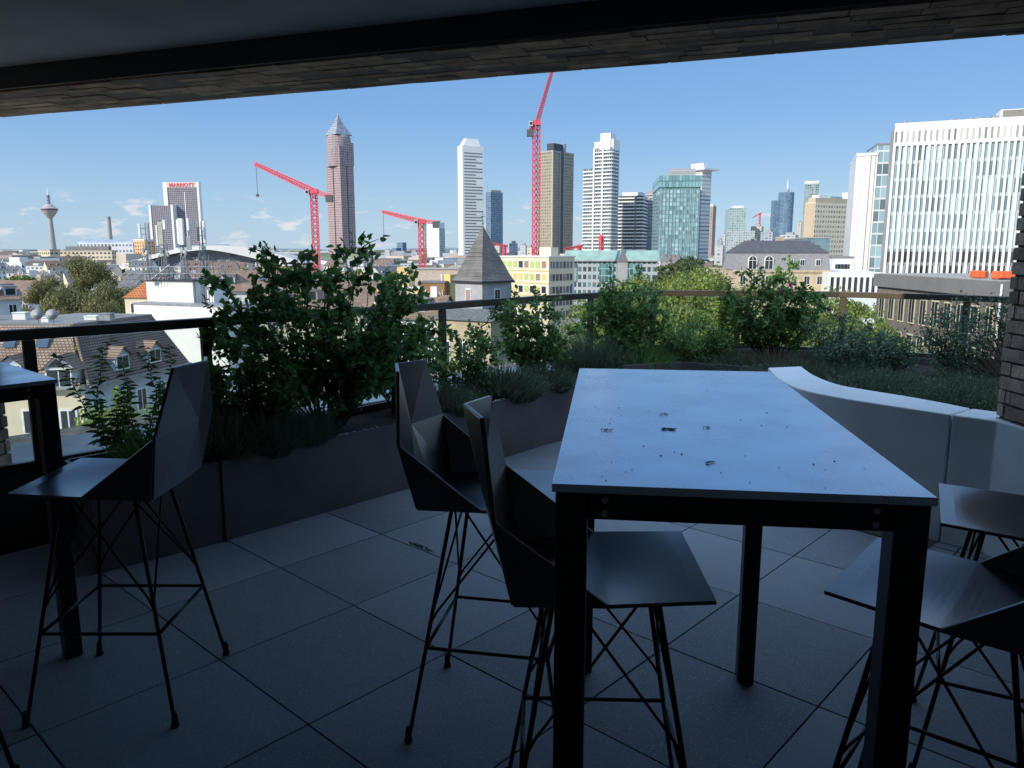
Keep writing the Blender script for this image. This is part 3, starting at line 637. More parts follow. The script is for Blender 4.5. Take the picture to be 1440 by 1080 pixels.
def rail_mid(px, f=.5):    # ground point between planter front and railing along a sight column
    k = (px-720)/F
    def hit(poly):
        for i in range(len(poly)-1):
            a, b_ = Vector(poly[i]), Vector(poly[i+1]); d = b_-a; den = d.x-k*d.y
            if abs(den) < 1e-6: continue
            t = (k*a.y-a.x)/den
            if -.001 <= t <= 1.001: return a+d*t
    p, q = hit(face if px < 830 else f2), hit(RAIL)
    return p.lerp(q, f) if p and q else q
ZS = .385
def zat(px, py, y): return EYE + y*ray(px, py)[2]/ray(px, py)[1]
def PL(px, f=.5): p = rail_mid(px, f); return p.x, p.y
x, y = PL(455, .42); shrub('largest dense dark shrub rising above the handrail in the left planter', x, y, ZS, 1.36, .70, .36, 50, 7600, (.034,.064), 'leaf_dark', .22, .45, lean=(-.02,0))
x, y = PL(560, .6); shrub('leafy shrub leaning right beside the largest shrub in the left planter', x, y, ZS, .98, .38, .24, 22, 2200, (.032,.058), 'leaf_dark', .25, .5)
x, y = PL(335, .35); shrub('low bushy shrub at the left foot of the largest shrub', x, y, ZS, .70, .32, .22, 24, 3400, (.026,.046), 'leaf_dark', .15, .6)
x, y = PL(185, .55); willowy('tall perennial with narrow leaves standing behind the left bar stool', x-.1, y, ZS-.02, .70, 7, 'leaf_mid', .34)
x, y = PL(250, .6); willowy('thin perennial stalks just left of the largest shrub', x, y, ZS-.02, .72, 3, 'leaf_mid', .2)
x, y = PL(205, .25); tuft('dark green fern like tuft behind the left bar stool', x, y, ZS, .36, .14, .14, 900, 'leaf_mid', leafy=900)
for i, (px, f, hh, rr, lab) in enumerate(((300,.22,.36,.17,'feathery grass tuft beside the back of the left bar stool'),(350,.2,.38,.2,'dense feathery grass tuft spilling over the planter edge'),(405,.2,.33,.17,'dark grass tuft right of the dense feathery one'))):
    x, y = PL(px, f); tuft(lab, x, y, ZS, hh, rr, .14, 2400, 'lavender', wdt=.0026)
x, y = PL(650, .55); shrub('open twiggy shrub beside the railing post in the left planter', x, y, ZS, .74, .32, .22, 16, 1200, (.028,.048), 'leaf_mid', .25, .5)
x, y = PL(755, .6); shrub('leafy shrub in front of the cream office block', x, y, ZS, .98, .38, .24, 24, 2900, (.030,.052), 'leaf_mid', .25, .5)
x, y = PL(705, .25); tuft('brownish lavender mound left of the table', x, y, ZS, .36, .26, .18, 2400, 'lavender', leafy=1800)
x, y = PL(620, .22); tuft('dark green lavender mound behind the bar stool backs', x, y, ZS, .30, .24, .14, 2000, 'lavender', wdt=.0026, leafy=1500)
x, y = PL(765, .22); tuft('grey lavender mound at the far left corner of the table', x, y, ZS, .32, .2, .15, 1600, 'lavender', leafy=1500)
shrub('tall full shrub just left of the open railing bay', 1.06, 7.05, .43, 1.02, .38, .24, 28, 4600, (.030,.050), 'leaf_mid', .25, .6)
tuft('dark lavender mound under the tall full shrub', .72, 6.75, .43, .42, .30, .2, 2600, 'lavender', leafy=2600)
tuft('dark lavender mound at the far edge of the table', 1.15, 6.85, .43, .34, .28, .2, 2000, 'leaf_dark', leafy=2200)
shrub('low rounded dark shrub in the open railing bay', 1.72, 7.0, .45, .48, .42, .26, 30, 6500, (.018,.030), 'leaf_mid', .05, .9, core=1.8)
shrub('rose bush with pink flowers in front of the slate roofed building', 2.38, 7.0, .46, 1.06, .46, .28, 32, 4800, (.032,.054), 'leaf_mid', .30, .6, 'rose_bush', 'rose bush', flowers=((.0,-.36,.74,.05),(-.06,-.34,.69,.036),(.42,-.2,.52,.025)))
willowy('young bright shoots left of the rose bush', 1.98, 7.15, .46, .92, 3, 'leaf_light', .07)
tuft('dry brown stalks at the foot of the rose bush', 2.3, 6.62, .46, .28, .3, .16, 900, 'dry', 'dry_stalks', 'dry stalks', .002)
for (x, y, hh, rr, lab) in ((2.78,6.5,.56,.26,'grey green shrub right of the rose bush'),(3.1,6.35,.42,.24,'small grey green shrub near the right end of the white wall'),(3.68,6.1,.76,.44,'tall grey green shrub in front of the dark office building')):
    shrub(lab, x, y, .46, hh, rr, .24, 24, 3600, (.016,.030), 'leaf_grey', .12, .8, core=1.4)
tuft('tangle of long dry grass beside the brick pillar', 3.98, 5.75, .46, .85, .28, .2, 900, 'dry', 'dry_grass', 'dry grass', .0022, 1.0)
shrub('airy grey green shrub beside the brick pillar', 4.0, 5.9, .46, .95, .3, .2, 18, 1100, (.018,.032), 'leaf_grey', .2, .6)
for (x, y, lab) in ((2.75,5.6,'low trailing green plant behind the far part of the white wall'),(3.0,5.1,'low trailing green plant behind the middle of the white wall'),(3.35,4.8,'low trailing green plant behind the near end of the white wall')):
    tuft(lab, x, y, .46, .22, .36, .26, 1500, 'lavender', 'trailing_plant', 'plant', leafy=3200)
for (x, y, lab) in ((1.35,7.1,'dark low planting under the open railing bay'),(2.05,6.75,'low mixed planting left of the rose bush foot'),(2.9,6.9,'low green planting behind the rose bush'),(2.35,6.25,'low planting at the far tip of the white wall'),(2.75,6.15,'low planting in front of the small grey green shrub'),(3.45,5.75,'low planting in front of the tall grey green shrub'),(3.3,5.35,'low planting behind the middle of the white wall'),(3.65,5.1,'low planting left of the tangle of dry grass')):
    tuft(lab, x, y, .46, .20, .42, .30, 2200, 'lavender', 'low_planting', 'plant', leafy=2600)
x, y = onz(592, 770, 0); o = tuft('tiny green weeds growing in a slab joint near the planter', x, y, 0.0, .022, .09, .010, 120, 'lavender', 'weed_tuft', 'weed', .002); o.rotation_euler = (0,0,R(-42))
mb = MB()
for k in range(120):
    x, y = random.uniform(-2.2,2.2), random.uniform(1.9,5.0)
    if outside((x,y),1.3): continue
    s_ = random.choice([.0008,.0013,.0018]); mb.rbox((x,y,.0012+s_*.3),(s_*random.uniform(.8,2),s_,s_*.4),random.random()*3, 0)
tag(mb.build('floor_litter', ['wet','soil']), 'fine grit and dry bits scattered over the terrace slabs', 'litter', None, 'stuff')
# ================================================================== CITY
tag(MB().add([(-30000,-3000,GZ),(30000,-3000,GZ),(30000,42000,GZ),(-30000,42000,GZ)], [(0,1,2,3)]).build('ground', mk('city ground', (.27,.26,.22), .95, 0, .4, .01)), kind='structure')
mb = MB(); pts = []
for i in range(81):
    x = -16000+i*400; pts.append((x, 60+28*math.sin(i*.35)+18*math.sin(i*.9+1)+random.random()*8))
for i in range(80):
    mb.quad((pts[i][0],15000,GZ), (pts[i+1][0],15000,GZ), (pts[i+1][0],15000,pts[i+1][1]-30), (pts[i][0],15000,pts[i][1]-30)); mb.quad((pts[i][0],15000,pts[i][1]-30), (pts[i+1][0],15000,pts[i+1][1]-30), (pts[i+1][0],17000,pts[i+1][1]-30), (pts[i][0],17000,pts[i][1]-30))
tag(mb.build('hills', mk('hazy hills', (.24,.30,.36), .95, 0, .1, .001)), kind='structure')
def kx(px, py):
    a, b, _ = ray(px, py); return a/b
def corner_building(name, label, cat, pl_, pc, pr, py, D, th, body=None, group=None, z0=GZ, part='wall', ztop=None):
    """two visible faces meeting at a near corner seen at photo column pc; local x runs along the left face (negative), y along the right one"""
    th = R(th); C = atd(pc, py, D); zt = C.z if ztop is None else ztop
    kl, kr = kx(pl_, py), kx(pr, py)
    wl = (C.x-kl*D)/(math.cos(th)+kl*math.sin(th)); wr = (kr*D-C.x)/max(math.sin(th)-kr*math.cos(th), .02) if pr > pc else 15
    wl = max(wl, .5); wr = min(max(wr, 4), 80)
    t = thing(name, label, cat, (C.x, D, z0), -th, group)
    t['_'] = 0; del t['_']
    if body is not None: MB().box(-wl, 0, 0, wr, 0, zt-z0).build(part, body, t)
    return t, wl, wr, zt-z0
def ring(t, name, mat, wl, wr, z0, z1, out=.3, sides='LR', n0=0, bevel=0):
    """horizontal band round the two visible faces and back"""
    return MB().box(-wl-out, out, -out, wr+out, z0, z1).build(name, mat, t)
def window_rows(t, wl, wr, zs, nl, nr, ww_, wh, frame='white_frame', pane='pane', depth=.06, ml=.8, mr_=.8, frac=.12, name='window'):
    """individual windows (mesh shared): on the left face nl per row, on the right face nr"""
    def master():
        mb = MB(); f = .09 if ww_ > .8 else .05
        mb.box(-ww_/2, ww_/2, -depth, .0, 0, wh, 0)
        mb.box(-ww_/2+f, -f*.35, -depth-.012, -depth-.002, f, wh-f, 1); mb.box(f*.35, ww_/2-f, -depth-.012, -depth-.002, f, wh-f, 1)
        return mb.build(name, [frame, pane], t)
    ms = master(); first = True
    def put(x, y, z, r):
        nonlocal first
        o = ms if first else ms.copy()
        if not first: COL.objects.link(o); o.parent = t
        first = False; o.location = (x, y, z); o.rotation_euler = (0,0,r)
    for z in zs:
        for i in range(nl): put(-wl+ml+(wl-2*ml)*((i+.5)/nl), 0, z, 0)
        for i in range(nr): put(0, mr_+(wr-2*mr_)*((i+.5)/nr), z, math.pi/2)
# ---- television tower
c = atd(75, 350, 3500); a_ = 3500/F*1.0
t = thing('television_tower', 'slender concrete television tower with a round pod, far left on the skyline', 'tower', (c.x, c.y, GZ))
zp = lambda py, D=3500, px=67: atd(px, py, D).z-GZ
MB().lathe([(14,0),(11,zp(330)-0),(8.5,zp(308)),(8,zp(300))], 0,0,16).build('shaft', 'concrete', t)
MB().lathe([(10,zp(307)),(26,zp(300)),(33,zp(296)),(34,zp(293)),(26,zp(291.5)),(18,zp(289)),(12,zp(287))], 0,0,24).build('pod', mk('pod cladding', (.45,.36,.34),.5), t)
MB().lathe([(34.5,zp(295.6)),(34.7,zp(294.2))],0,0,24).build('pod_window_ring', 'pane', t)
mb = MB().lathe([(6,zp(289)),(5,zp(275)),(3,zp(273.9))],0,0,10)
for py in (285,281.5,278,275.5): mb.lathe([(9,zp(py)),(9,zp(py-.8))],0,0,12)
mb.build('aerial_base', 'steel', t); MB().lathe([(3.2,zp(274)),(1.4,zp(264.5))],0,0,8).build('aerial', 'tower_white', t)
# ---- chimney, long hall, offices far left
c = atd(155, 335, 1900); t = thing('chimney', 'tall concrete chimney behind the long barrel roofed hall', 'chimney', (c.x, c.y, GZ))
MB().lathe([(6,0),(4.6,atd(155,305,1900).z-GZ)],0,0,14).build('shaft', 'concrete', t); MB().lathe([(5,atd(155,307,1900).z-GZ),(5,atd(155,304.5,1900).z-GZ)],0,0,14).build('rim', 'tower_grey', t)
fm = facade('hall facade', (.60,.60,.60), (.16,.20,.26), 7, 11, .6, .35, grough=.3)
t, wl, wr, hh = corner_building('exhibition_hall', 'long pale hall with a barrel roof below the chimney', 'hall', 109, 187, 190, 343, 1500, 3, fm)
mb = MB(); n = 12
for i in range(n):
    a0, a1 = math.pi*i/n, math.pi*(i+1)/n; f_ = lambda a: (45-45*math.cos(a), hh+9*math.sin(a))
    (y0,z0),(y1,z1) = f_(a0), f_(a1); mb.quad((-wl,y0,z0),(0,y0,z0),(0,y1,z1),(-wl,y1,z1))
mb.build('barrel_roof', mk('hall roof', (.42,.44,.47), .5, .2, .2, .05), t)
fm = facade('office beige', (.58,.49,.34), (.10,.11,.13), 5.5, 5.2, .62, .42, grough=.25)
t, wl, wr, hh = corner_building('office_block', 'yellowish office block left of the long office row, foot of the television tower', 'office block', 53, 70, 84, 351, 950, 35, fm); ring(t,'parapet','concrete',wl,wr,hh-1,hh+.4,.4)
t, wl, wr, hh = corner_building('office_block', 'long low beige office row behind the dark tree', 'office block', 84, 157, 163, 352, 980, 8, fm); MB().box(-wl+6,-6,3,wr,hh,hh+5).build('roof_storey','dkroof',t); ring(t,'parapet','concrete',wl,wr,hh-.8,hh,.5)
fo = facade('apartment orange', (.66,.42,.20), (.20,.14,.10), 5, 4.2, .5, .5, grough=.4)
t, wl, wr, hh = corner_building('apartment_block', 'orange apartment block between the hall and the antennas', 'apartment block', 188, 203, 216, 337, 1000, 30, fo); ring(t,'parapet','stucco_white',wl,wr,hh-1,hh+.5,.4)
t, wl, wr, hh = corner_building('factory_building', 'white flat building with a rooftop plant at the far left', 'building', 4, 30, 34, 369, 620, 10, facade('white blk',(.66,.66,.64),(.2,.22,.25),5,4,.5,.4)); MB().box(-wl*.8,-wl*.25,3,12,hh,hh+4).build('roof_plant','tower_white',t)
# ---- festival hall with the curved roof
ch = thing('arena_hall', 'wide arena hall with a pale sweeping curved roof behind the antennas', 'hall', (atd(270,370,700).x, 700, GZ))
mb = MB(); md = MB(); n = 40; D0 = 700
def arc(px):
    u = (px-150)/(470-150); return 386-41*math.sin(math.pi*min(1,max(0,u*1.04)))**.8
prev = None; X0 = ch.location.x
for i in range(n+1):
    px = 150+320*i/n; p = atd(px, arc(px), D0); q = p.copy(); q.y += 90; q.z += 2; lo = atd(px, arc(px)+6+8*(px>295)*math.sin(math.pi*min(1,max(0,(px-295)/175))), D0-6)
    cur = ((p.x-X0, 0, p.z-GZ), (q.x-X0, 90, q.z-GZ-6), (lo.x-X0, -8, lo.z-GZ))
    if prev: mb.quad(prev[0], cur[0], cur[1], prev[1]); mb.quad(prev[2], cur[2], cur[0], prev[0]); md.quad((prev[2][0],2,0), (cur[2][0],2,0), (cur[2][0],2,cur[2][2]), (prev[2][0],2,prev[2][2]))
    prev = cur
mb.build('curved_roof', mk('arena roof', (.54,.50,.43), .6, 0, .12, .02), ch, smooth=True); md.build('dark_wall', facade('arena wall',(.20,.20,.22),(.10,.12,.15),9,5,.7,.5), ch)  # wall below the roof edge is plain dark grey
for i in range(7):
    px = 168+i*20; p0, p1 = atd(px, arc(px)-.4, D0-.5), atd(px+34, arc(px+34)-.5, D0+60); MB().tube((p0.x-X0,0,p0.z-GZ),(p1.x-X0,60,p0.z-GZ+1),1.1,None,5).build('roof_rib','tower_white',ch)
# ---- hotel tower with the red sign
fh = facade('hotel facade', (.27,.25,.27), (.075,.08,.10), 3.4, 3.5, .6, .55, grough=.35, gvar=.5)
t, wl, wr, hh = corner_building('hotel_tower', 'grey hotel tower with a red rooftop sign and a lower wing', 'tower', 229, 279, 282, 256, 1430, 4, fh)
MB().box(-wl-.3, -wl+7.5, -1.2, wr, 0, hh).build('white_pier', 'tower_white', t); MB().box(-3.2, .4, -1.2, wr, 0, hh).build('white_pier', 'tower_white', t)
MB().box(-wl+7.5, -3.2, -1.0, wr, hh-9.5, hh).build('sign_band', mk('sign band', (.62,.52,.50), .6), t)
tx = bpy.data.curves.new('roof_sign', 'FONT'); tx.body = 'MARRIOTT'; tx.size = 9; tx.extrude = .3; tx.align_x = 'CENTER'; tx.space_character = 1.08; tx.offset = .1; tx.materials.append(mk('sign red', (.75,.05,.06), .6))
o = bpy.data.objects.new('roof_sign', tx); COL.objects.link(o); o.parent = t; o.location = (-wl/2+2, -1.5, hh-8); o.rotation_euler = (R(90),0,0)
MB().box(-wl*.42, -wl*.40, -.6, 0, hh*.15, hh*.88).build('light_strip', 'tower_white', t)
w2 = (245-212)/F*1420; hz = atd(230, 289, 1420).z-GZ
X1 = -wl*(279-245)/(279-229)
MB().box(X1-w2, X1, -14, 12, 0, hz).build('lower_wing', fh, t); MB().box(X1-w2-.5, X1-w2+3.6, -15, 12.2, 0, hz+1.5).build('white_pier', 'tower_white', t); MB().box(X1-2.4, X1+1.2, -15, 12.2, 0, hz+1.5).build('white_pier', 'tower_white', t)
# ---- trade fair tower
fm_ = facade('pink granite tower', (.40,.28,.26), (.13,.13,.16), 3.6, 3.7, .62, .45, grough=.25, gvar=.4)
t, wl, wr, hh = corner_building('pointed_skyscraper', 'tall pink granite skyscraper with a pyramid top', 'skyscraper', 458.5, 478, 497, 232, 1250, 43, fm_)
zz = lambda py: atd(477, py, 1250).z-GZ
cx_, cy_ = -wl/2, wr/2; r0 = (491-458)/2/F*1250*1.0
MB().lathe([(r0,hh-.5),(r0,zz(197)),(r0*.96,zz(191)),(r0*.86,zz(188))],cx_,cy_,32).build('round_shaft', facade('tower ring',(.38,.29,.28),(.16,.17,.21),3.4,3.7,.6,.5,gvar=.4), t)
MB().box(-3, .8, -.8, 3, hh, zz(204)).build('corner_fin', fm_, t); MB().box(-wl*.03,.8,wr-10,wr+.8,hh,zz(199)).build('corner_fin', fm_, t)
for k, (p0, p1, ra, rb) in enumerate(((188,181,.84,.62),(181,172,.62,.34),(172,158,.34,.02))):
    s_ = 1.35*r0; v = []
    for rr, zv in ((ra*s_, zz(p0)), (rb*s_, zz(p1))): v += [(cx_+dx*rr*.72, cy_+dy*rr*.72, zv) for dx, dy in ((-1,-1),(1,-1),(1,1),(-1,1))]
    MB().add(v, [(0,1,5,4),(1,2,6,5),(2,3,7,6),(3,0,4,7),(4,5,6,7)]).build('pyramid_tier', facade('pyramid glass',(.42,.40,.40),(.16,.19,.23),3.0,3.2,.75,.7), t)
MB().tube((cx_,cy_,zz(158.5)),(cx_,cy_,zz(155)),.5,.1).build('finial','steel',t)
for k in (0,1):
    MB().box(*((-wl*.52,-wl*.47,-.35,.2) if k==0 else (-.2,.35,wr*.47,wr*.52)),0,hh).build('dark_rib','dark',t)
# ---- white tower and its neighbours
fw = facade('white tower side', (.76,.75,.72), (.30,.32,.35), 6, 3.9, .0, .5)
t, wl, wr, hh = corner_building('white_skyscraper', 'plain white skyscraper with dark window bands behind the church spire', 'skyscraper', 643.3, 650, 680, 204, 1000, 62, 'tower_white')
MB().add([(-wl+1,2,hh),(-1,2,hh),(-1,wr-4,hh),(-wl+1,wr-4,hh),(-wl+3,7,hh+9),(-3,7,hh+9),(-3,wr-6,hh+9),(-wl+3,wr-6,hh+9)], [(0,1,5,4),(1,2,6,5),(2,3,7,6),(3,0,4,7),(4,5,6,7)]).build('roof_cap','tower_white',t)
WB = mk('tower window band', (.20,.20,.20), .3)
for i in range(38):
    z = 6+i*(hh-12)/38; full = random.random()
    a0, a1 = 2.2, (wr-2 if i in (37,36) or full > .55 else wr*.62)
    MB().box(-.2, .22, a0, a1, z, z+1.25).build('window_band', WB, t)
fb_ = facade('blue glass tower', (.16,.21,.27), (.10,.17,.25), 3.2, 3.6, .8, .6, gvar=.4)
t, wl, wr, hh = corner_building('glass_skyscraper', 'blue grey glass skyscraper right of the white one', 'skyscraper', 683, 690, 707, 270, 1300, 55, fb_); MB().box(-wl*.9,-1,2,wr*.9,hh,hh+3.5).build('roof_box','tower_grey',t); MB().tube((-wl*.8,2,hh),(-wl*.8,2,hh+16),.4,.2).build('mast','steel',t)
# small glass block and white slab behind the middle crane
t, wl, wr, hh = corner_building('glass_block', 'small dark blue glass block on the skyline between the two left cranes', 'office tower', 558, 566, 571.5, 341, 1700, 40, fb_); MB().box(-wl,-wl*.3,-14,-1,0,hh*.72).build('lower_wing',fb_,t)
t, wl, wr, hh = corner_building('white_slab_tower', 'white slab tower behind the middle crane with a greenish side', 'tower', 600, 617, 625, 313, 1150, 40, facade('slab white',(.72,.72,.70),(.35,.40,.42),3.2,3.4,.35,.4)); MB().box(.0,.6,.5,wr,0,hh-8).build('green_side',facade('slab green',(.42,.50,.48),(.22,.30,.30),3.2,3.4,.6,.55),t); MB().box(-wl*.8,-wl*.2,2,wr*.7,hh,hh+3).build('roof_box','tower_grey',t)
# ---- brown tower
fbw = facade('bronze tower', (.34,.30,.23), (.19,.16,.11), 2.6, 3.5, .55, .5, grough=.3, gvar=.4)
t, wl, wr, hh = corner_building('brown_skyscraper', 'brown bronze skyscraper with a dark rooftop box, right of the tall crane', 'skyscraper', 757, 777.5, 807, 212, 900, 40, fbw)
MB().box(-.1, .5, wr*.36, wr*.48, 0, hh+1).build('dark_recess', mk('recess',(.05,.06,.07),.3), t); MB().box(-.3,1.0,wr*.32,wr*.35,0,hh).build('edge_pier', mk('bronze pier',(.40,.35,.26),.6), t); MB().box(-.3,1.0,wr*.49,wr*.52,0,hh).build('edge_pier', 'concrete', t)
MB().box(-1.2,.6,-.6,1.2,0,hh).build('corner_pier', mk('bronze pier b',(.44,.38,.28),.6), t)
MB().box(-wl-.3,.4,-.4,wr+.3,hh-12,hh-11).build('top_band','concrete',t); MB().box(-wl-.3,.45,-.45,wr+.3,hh-1.4,hh+.6).build('parapet','concrete',t)
MB().box(-wl*.55,-2,4,wr*.62,hh,hh+9).build('roof_box', mk('dark roof box',(.05,.055,.065),.5), t); MB().lathe([(3,hh),(3,hh+10)],-3,wr*.6,12).build('roof_drum','tower_grey',t)
# ---- residential tower with balconies
gd = facade('balcony glass', (.35,.38,.40), (.11,.15,.17), 2.4, 3.3, .75, .9, gvar=.6)
t, wl, wr, hh = corner_building('residential_skyscraper', 'tallest white residential skyscraper with rounded balconies on every floor', 'skyscraper', 836, 861, 871, 207, 800, 30, gd)
zz = lambda py, px=850, D=800: atd(px, py, D).z-GZ
nf = int(hh/3.6)
def round_slab(x0, x1, y0, y1, z, th_, r, out):
    P = []
    for cx, cy, a0 in ((x1-r+out, y0+r-out, -90), (x1-r+out, y1-r+out, 0), (x0+r-out, y1-r+out, 90), (x0+r-out, y0+r-out, 180)):
        for k in range(4): a = R(a0+k*30); P.append((cx+r*math.cos(a), cy+r*math.sin(a)))
    return MB().prism(P, z, z+th_)
for i in range(1, nf): round_slab(-wl, 0, 0, wr, i*3.6, 1.25, 4, 1.5).build('balcony_slab', 'tower_white', t)
for x0 in (-wl-.2, -wl*.52): MB().box(x0, x0+1.3, -1.9, 0, 0, hh).build('white_pier', 'tower_white', t)
MB().box(-wl*1.0,-wl*.66,0,wr*.7,hh-2,zz(198)).build('crown_block','tower_white',t); MB().box(-wl*.66,-wl*.10,-.5,wr*.8,hh-2,zz(186.5)).build('crown_block','tower_white',t); MB().box(-wl*.10,.8,1,wr,hh-2,zz(195)).build('crown_block','tower_white',t)
ww3 = (838-822)/F*800*1.12; h3 = zz(235)
MB().box(-wl-ww3, -wl, 3, wr*.8, 0, h3).build('lower_wing', gd, t)
for i in range(1, int(h3/3.6)): round_slab(-wl-ww3, -wl-.5, 3, wr*.8, i*3.6+.05, 1.2, 3, 1.2).build('wing_balcony', 'tower_white', t)
# ---- slab with balconies, grey tower
gd2 = facade('dark balcony wall', (.16,.15,.14), (.05,.055,.06), 3.2, 3.4, .6, .8)
t, wl, wr, hh = corner_building('balcony_block', 'broad apartment block striped by white balcony bands', 'apartment block', 869, 905, 911, 275, 860, 18, gd2)
for i in range(1, int(hh/3.7)+1): MB().box(-wl-.4, .6, -1.6, wr+.3, i*3.7-.4, i*3.7+.95).build('balcony_slab', 'tower_white', t)
MB().box(-wl*.3,-wl*.26,-1.9,0,0,hh).build('pier',mk('brown pier',(.3,.2,.16),.7),t); MB().box(-wl*.85,-2,3,wr*.8,hh,hh+4).build('roof_box','tower_white',t)
t, wl, wr, hh = corner_building('grey_tower', 'narrow grey tower between the balcony block and the teal glass tower', 'tower', 908, 921, 929, 271, 890, 30, facade('grey tower f',(.40,.41,.43),(.18,.19,.21),3,3.3,.9,.35)); MB().box(-wl*.9,-1,2,wr*.7,hh,hh+3).build('roof_box','tower_grey',t)
# ---- teal glass tower, white slab behind it
ft = facade('teal glass', (.17,.26,.27), (.22,.36,.37), 2.9, 3.6, .74, .78, grough=.1, gvar=.45, alt=(.42,.58,.56), altp=.12)
t, wl, wr, hh = corner_building('teal_glass_tower', 'broad teal glass tower with an overhanging top', 'skyscraper', 928, 985, 988, 263, 700, 6, ft)
MB().box(-wl-.8, .9, -1.4, wr+.5, hh, hh+10).build('overhanging_top', facade('teal top',(.10,.19,.20),(.20,.36,.37),2.9,9.6,.82,.9,gvar=.3), t)
MB().box(-wl*.72,-wl*.12,4,wr*.9,hh+10,hh+16.5).build('roof_box', facade('roof louvre',(.45,.44,.42),(.3,.3,.29),30,.9,1,.5), t)
for i in range(11): x_ = -wl+wl*(i+.5)/11; MB().box(x_-.18,x_+.18,-.5,-.02,0,hh).build('mullion', mk('mullion',(.30,.42,.42),.4) if i == 0 else bpy.data.materials['mullion'], t)
t, wl, wr, hh = corner_building('white_slab_tower', 'white slab tower with a flat cantilevered roof behind the teal glass tower', 'skyscraper', 962, 988, 1001, 239, 780, 55, facade('white slab f',(.74,.73,.69),(.34,.33,.31),40,3.7,1,.38))
MB().box(-wl-2, 5, -3, wr+6, hh, hh+1.6).build('flat_roof', 'tower_white', t); MB().box(-wl*.7,-1,2,wr*.55,hh+1.6,hh+7).build('roof_box','tower_white',t)
t, wl, wr, hh = corner_building('brown_tower', 'thin brown tower just right of the white slab tower', 'tower', 997, 1003, 1007.5, 290, 1100, 40, facade('brown thin',(.36,.27,.22),(.2,.16,.14),3,3.4,.5,.5)); MB().box(-wl*.8,-.5,1,wr*.8,hh,hh+3).build('roof_box','tower_white',t)
# ---- right skyline
fg = facade('green glass', (.34,.42,.40), (.22,.32,.31), 3.4, 3.6, .7, .6, gvar=.35)
t, wl, wr, hh = corner_building('glass_office_tower', 'pale green glass office tower with a broad lower part', 'office tower', 1027, 1050, 1054, 292, 1200, 10, fg); MB().box(-wl*1.15,wl*.5,-16,-1,0,hh*.62).build('podium',facade('green podium',(.42,.46,.44),(.25,.31,.31),3.4,3.6,.6,.5),t); MB().box(-wl*.8,-wl*.2,2,wr*.8,hh,hh+3).build('roof_box','tower_white',t)
c = atd(1102.5, 330, 1900); t = thing('round_glass_tower', 'blue round glass tower with a thin white mast', 'skyscraper', (c.x, 1900, GZ)); zz = lambda py: atd(1102, py, 1900).z-GZ
fr_ = facade('round tower glass', (.13,.20,.27), (.13,.21,.30), 4, 3.8, .7, .75, gvar=.4); r0 = 10.3/F*1900
MB().lathe([(r0,0),(r0,zz(272)),(r0*.95,zz(270.5))],0,0,28).build('round_shaft', fr_, t); MB().box(-r0*1.75,-r0*.5,-r0*.5,r0*.6,0,zz(282)).build('square_shaft', fr_, t)
MB().tube((2,0,zz(271)),(2,0,zz(252)),2.2,.6,8).build('mast','tower_white',t); MB().tube((2,0,zz(271)),(2,0,zz(266)),4.5,4,10).build('mast_base','tower_grey',t)
t, wl, wr, hh = corner_building('glass_office_tower', 'grey green glass tower with a white top rim behind the beige office block', 'office tower', 1132, 1151, 1156.5, 257, 1300, 22, facade('grey green glass',(.28,.34,.34),(.20,.27,.28),3.2,3.5,.7,.6)); ring(t,'roof_rim','tower_white',wl,wr,hh-1,hh+3,.3)
fbe = facade('beige office grid', (.72,.62,.45), (.30,.29,.22), 2.1, 2.7, .6, .45, grough=.2, gvar=.4)
t, wl, wr, hh = corner_building('beige_office_block', 'large beige office block with a fine window grid left of the white office building', 'office block', 1133, 1147, 1206, 284, 430, 62, None)
MB().box(-wl,0,0,wr,0,hh).build('wall', fbe, t); MB().box(-wl-.05,-.3,-.35,-.01,0,hh-.5).build('blank_gable', mk('tan gable',(.50,.40,.27),.85), t)
ring(t,'roof_storey', mk('roof storey beige',(.50,.42,.30),.8), wl*.9, wr, hh, hh+2.4, -.6); MB().box(-wl*.8,-.8,wr*.1,wr*.3,hh+2.4,hh+4).build('roof_box','tower_white',t); MB().box(-wl*.8,-2,wr*.42,wr*.7,hh+2.4,hh+3.6).build('roof_box','copper',t); MB().box(-wl*.7,-1,wr*.78,wr*.95,hh+2.4,hh+6).build('roof_box','tower_white',t)
t, wl, wr, hh = corner_building('glass_office_block', 'dark glass office box in front of the beige office block', 'office block', 1136, 1167, 1171, 335, 300, 10, facade('dark glass box',(.20,.27,.28),(.12,.19,.21),1.6,3.5,.85,.85)); ring(t,'roof_edge','concrete',wl,wr,hh,hh+.5,.2)
# ---- big white office building on the right
D = 190; th = 23
t, wl, wr, hh = corner_building('white_office_building', 'huge white office building with tall vertical fins on the right', 'office building', 1259.5, 1500, 1500, 165, 176, th, None)
zb = atd(1259, 168, 200).z-GZ; hh = zb-2.7
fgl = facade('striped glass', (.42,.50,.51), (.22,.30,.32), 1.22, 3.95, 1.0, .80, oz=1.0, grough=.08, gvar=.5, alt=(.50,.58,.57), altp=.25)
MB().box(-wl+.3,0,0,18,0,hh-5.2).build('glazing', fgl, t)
MB().box(-wl+.35,-.05,-.04,17,0,25.2).build('lower_glazing', facade('lower glass darkened for shade', (.22,.24,.24), (.06,.07,.075), 1.22, 3.95, 1.0, .8, oz=1.0, gvar=.7, alt=(.4,.42,.4), altp=.2), t)  # second, darker glass skin paints the shade on the lower floors
MB().box(-wl,0.02,-.5,18,hh-5.2,hh).build('top_band', facade('white top band',(.76,.75,.71),(.38,.36,.32),1.22,12,.38,.21,oz=12*40-(hh-4.4)), t)
nfin = int(wl/1.22)
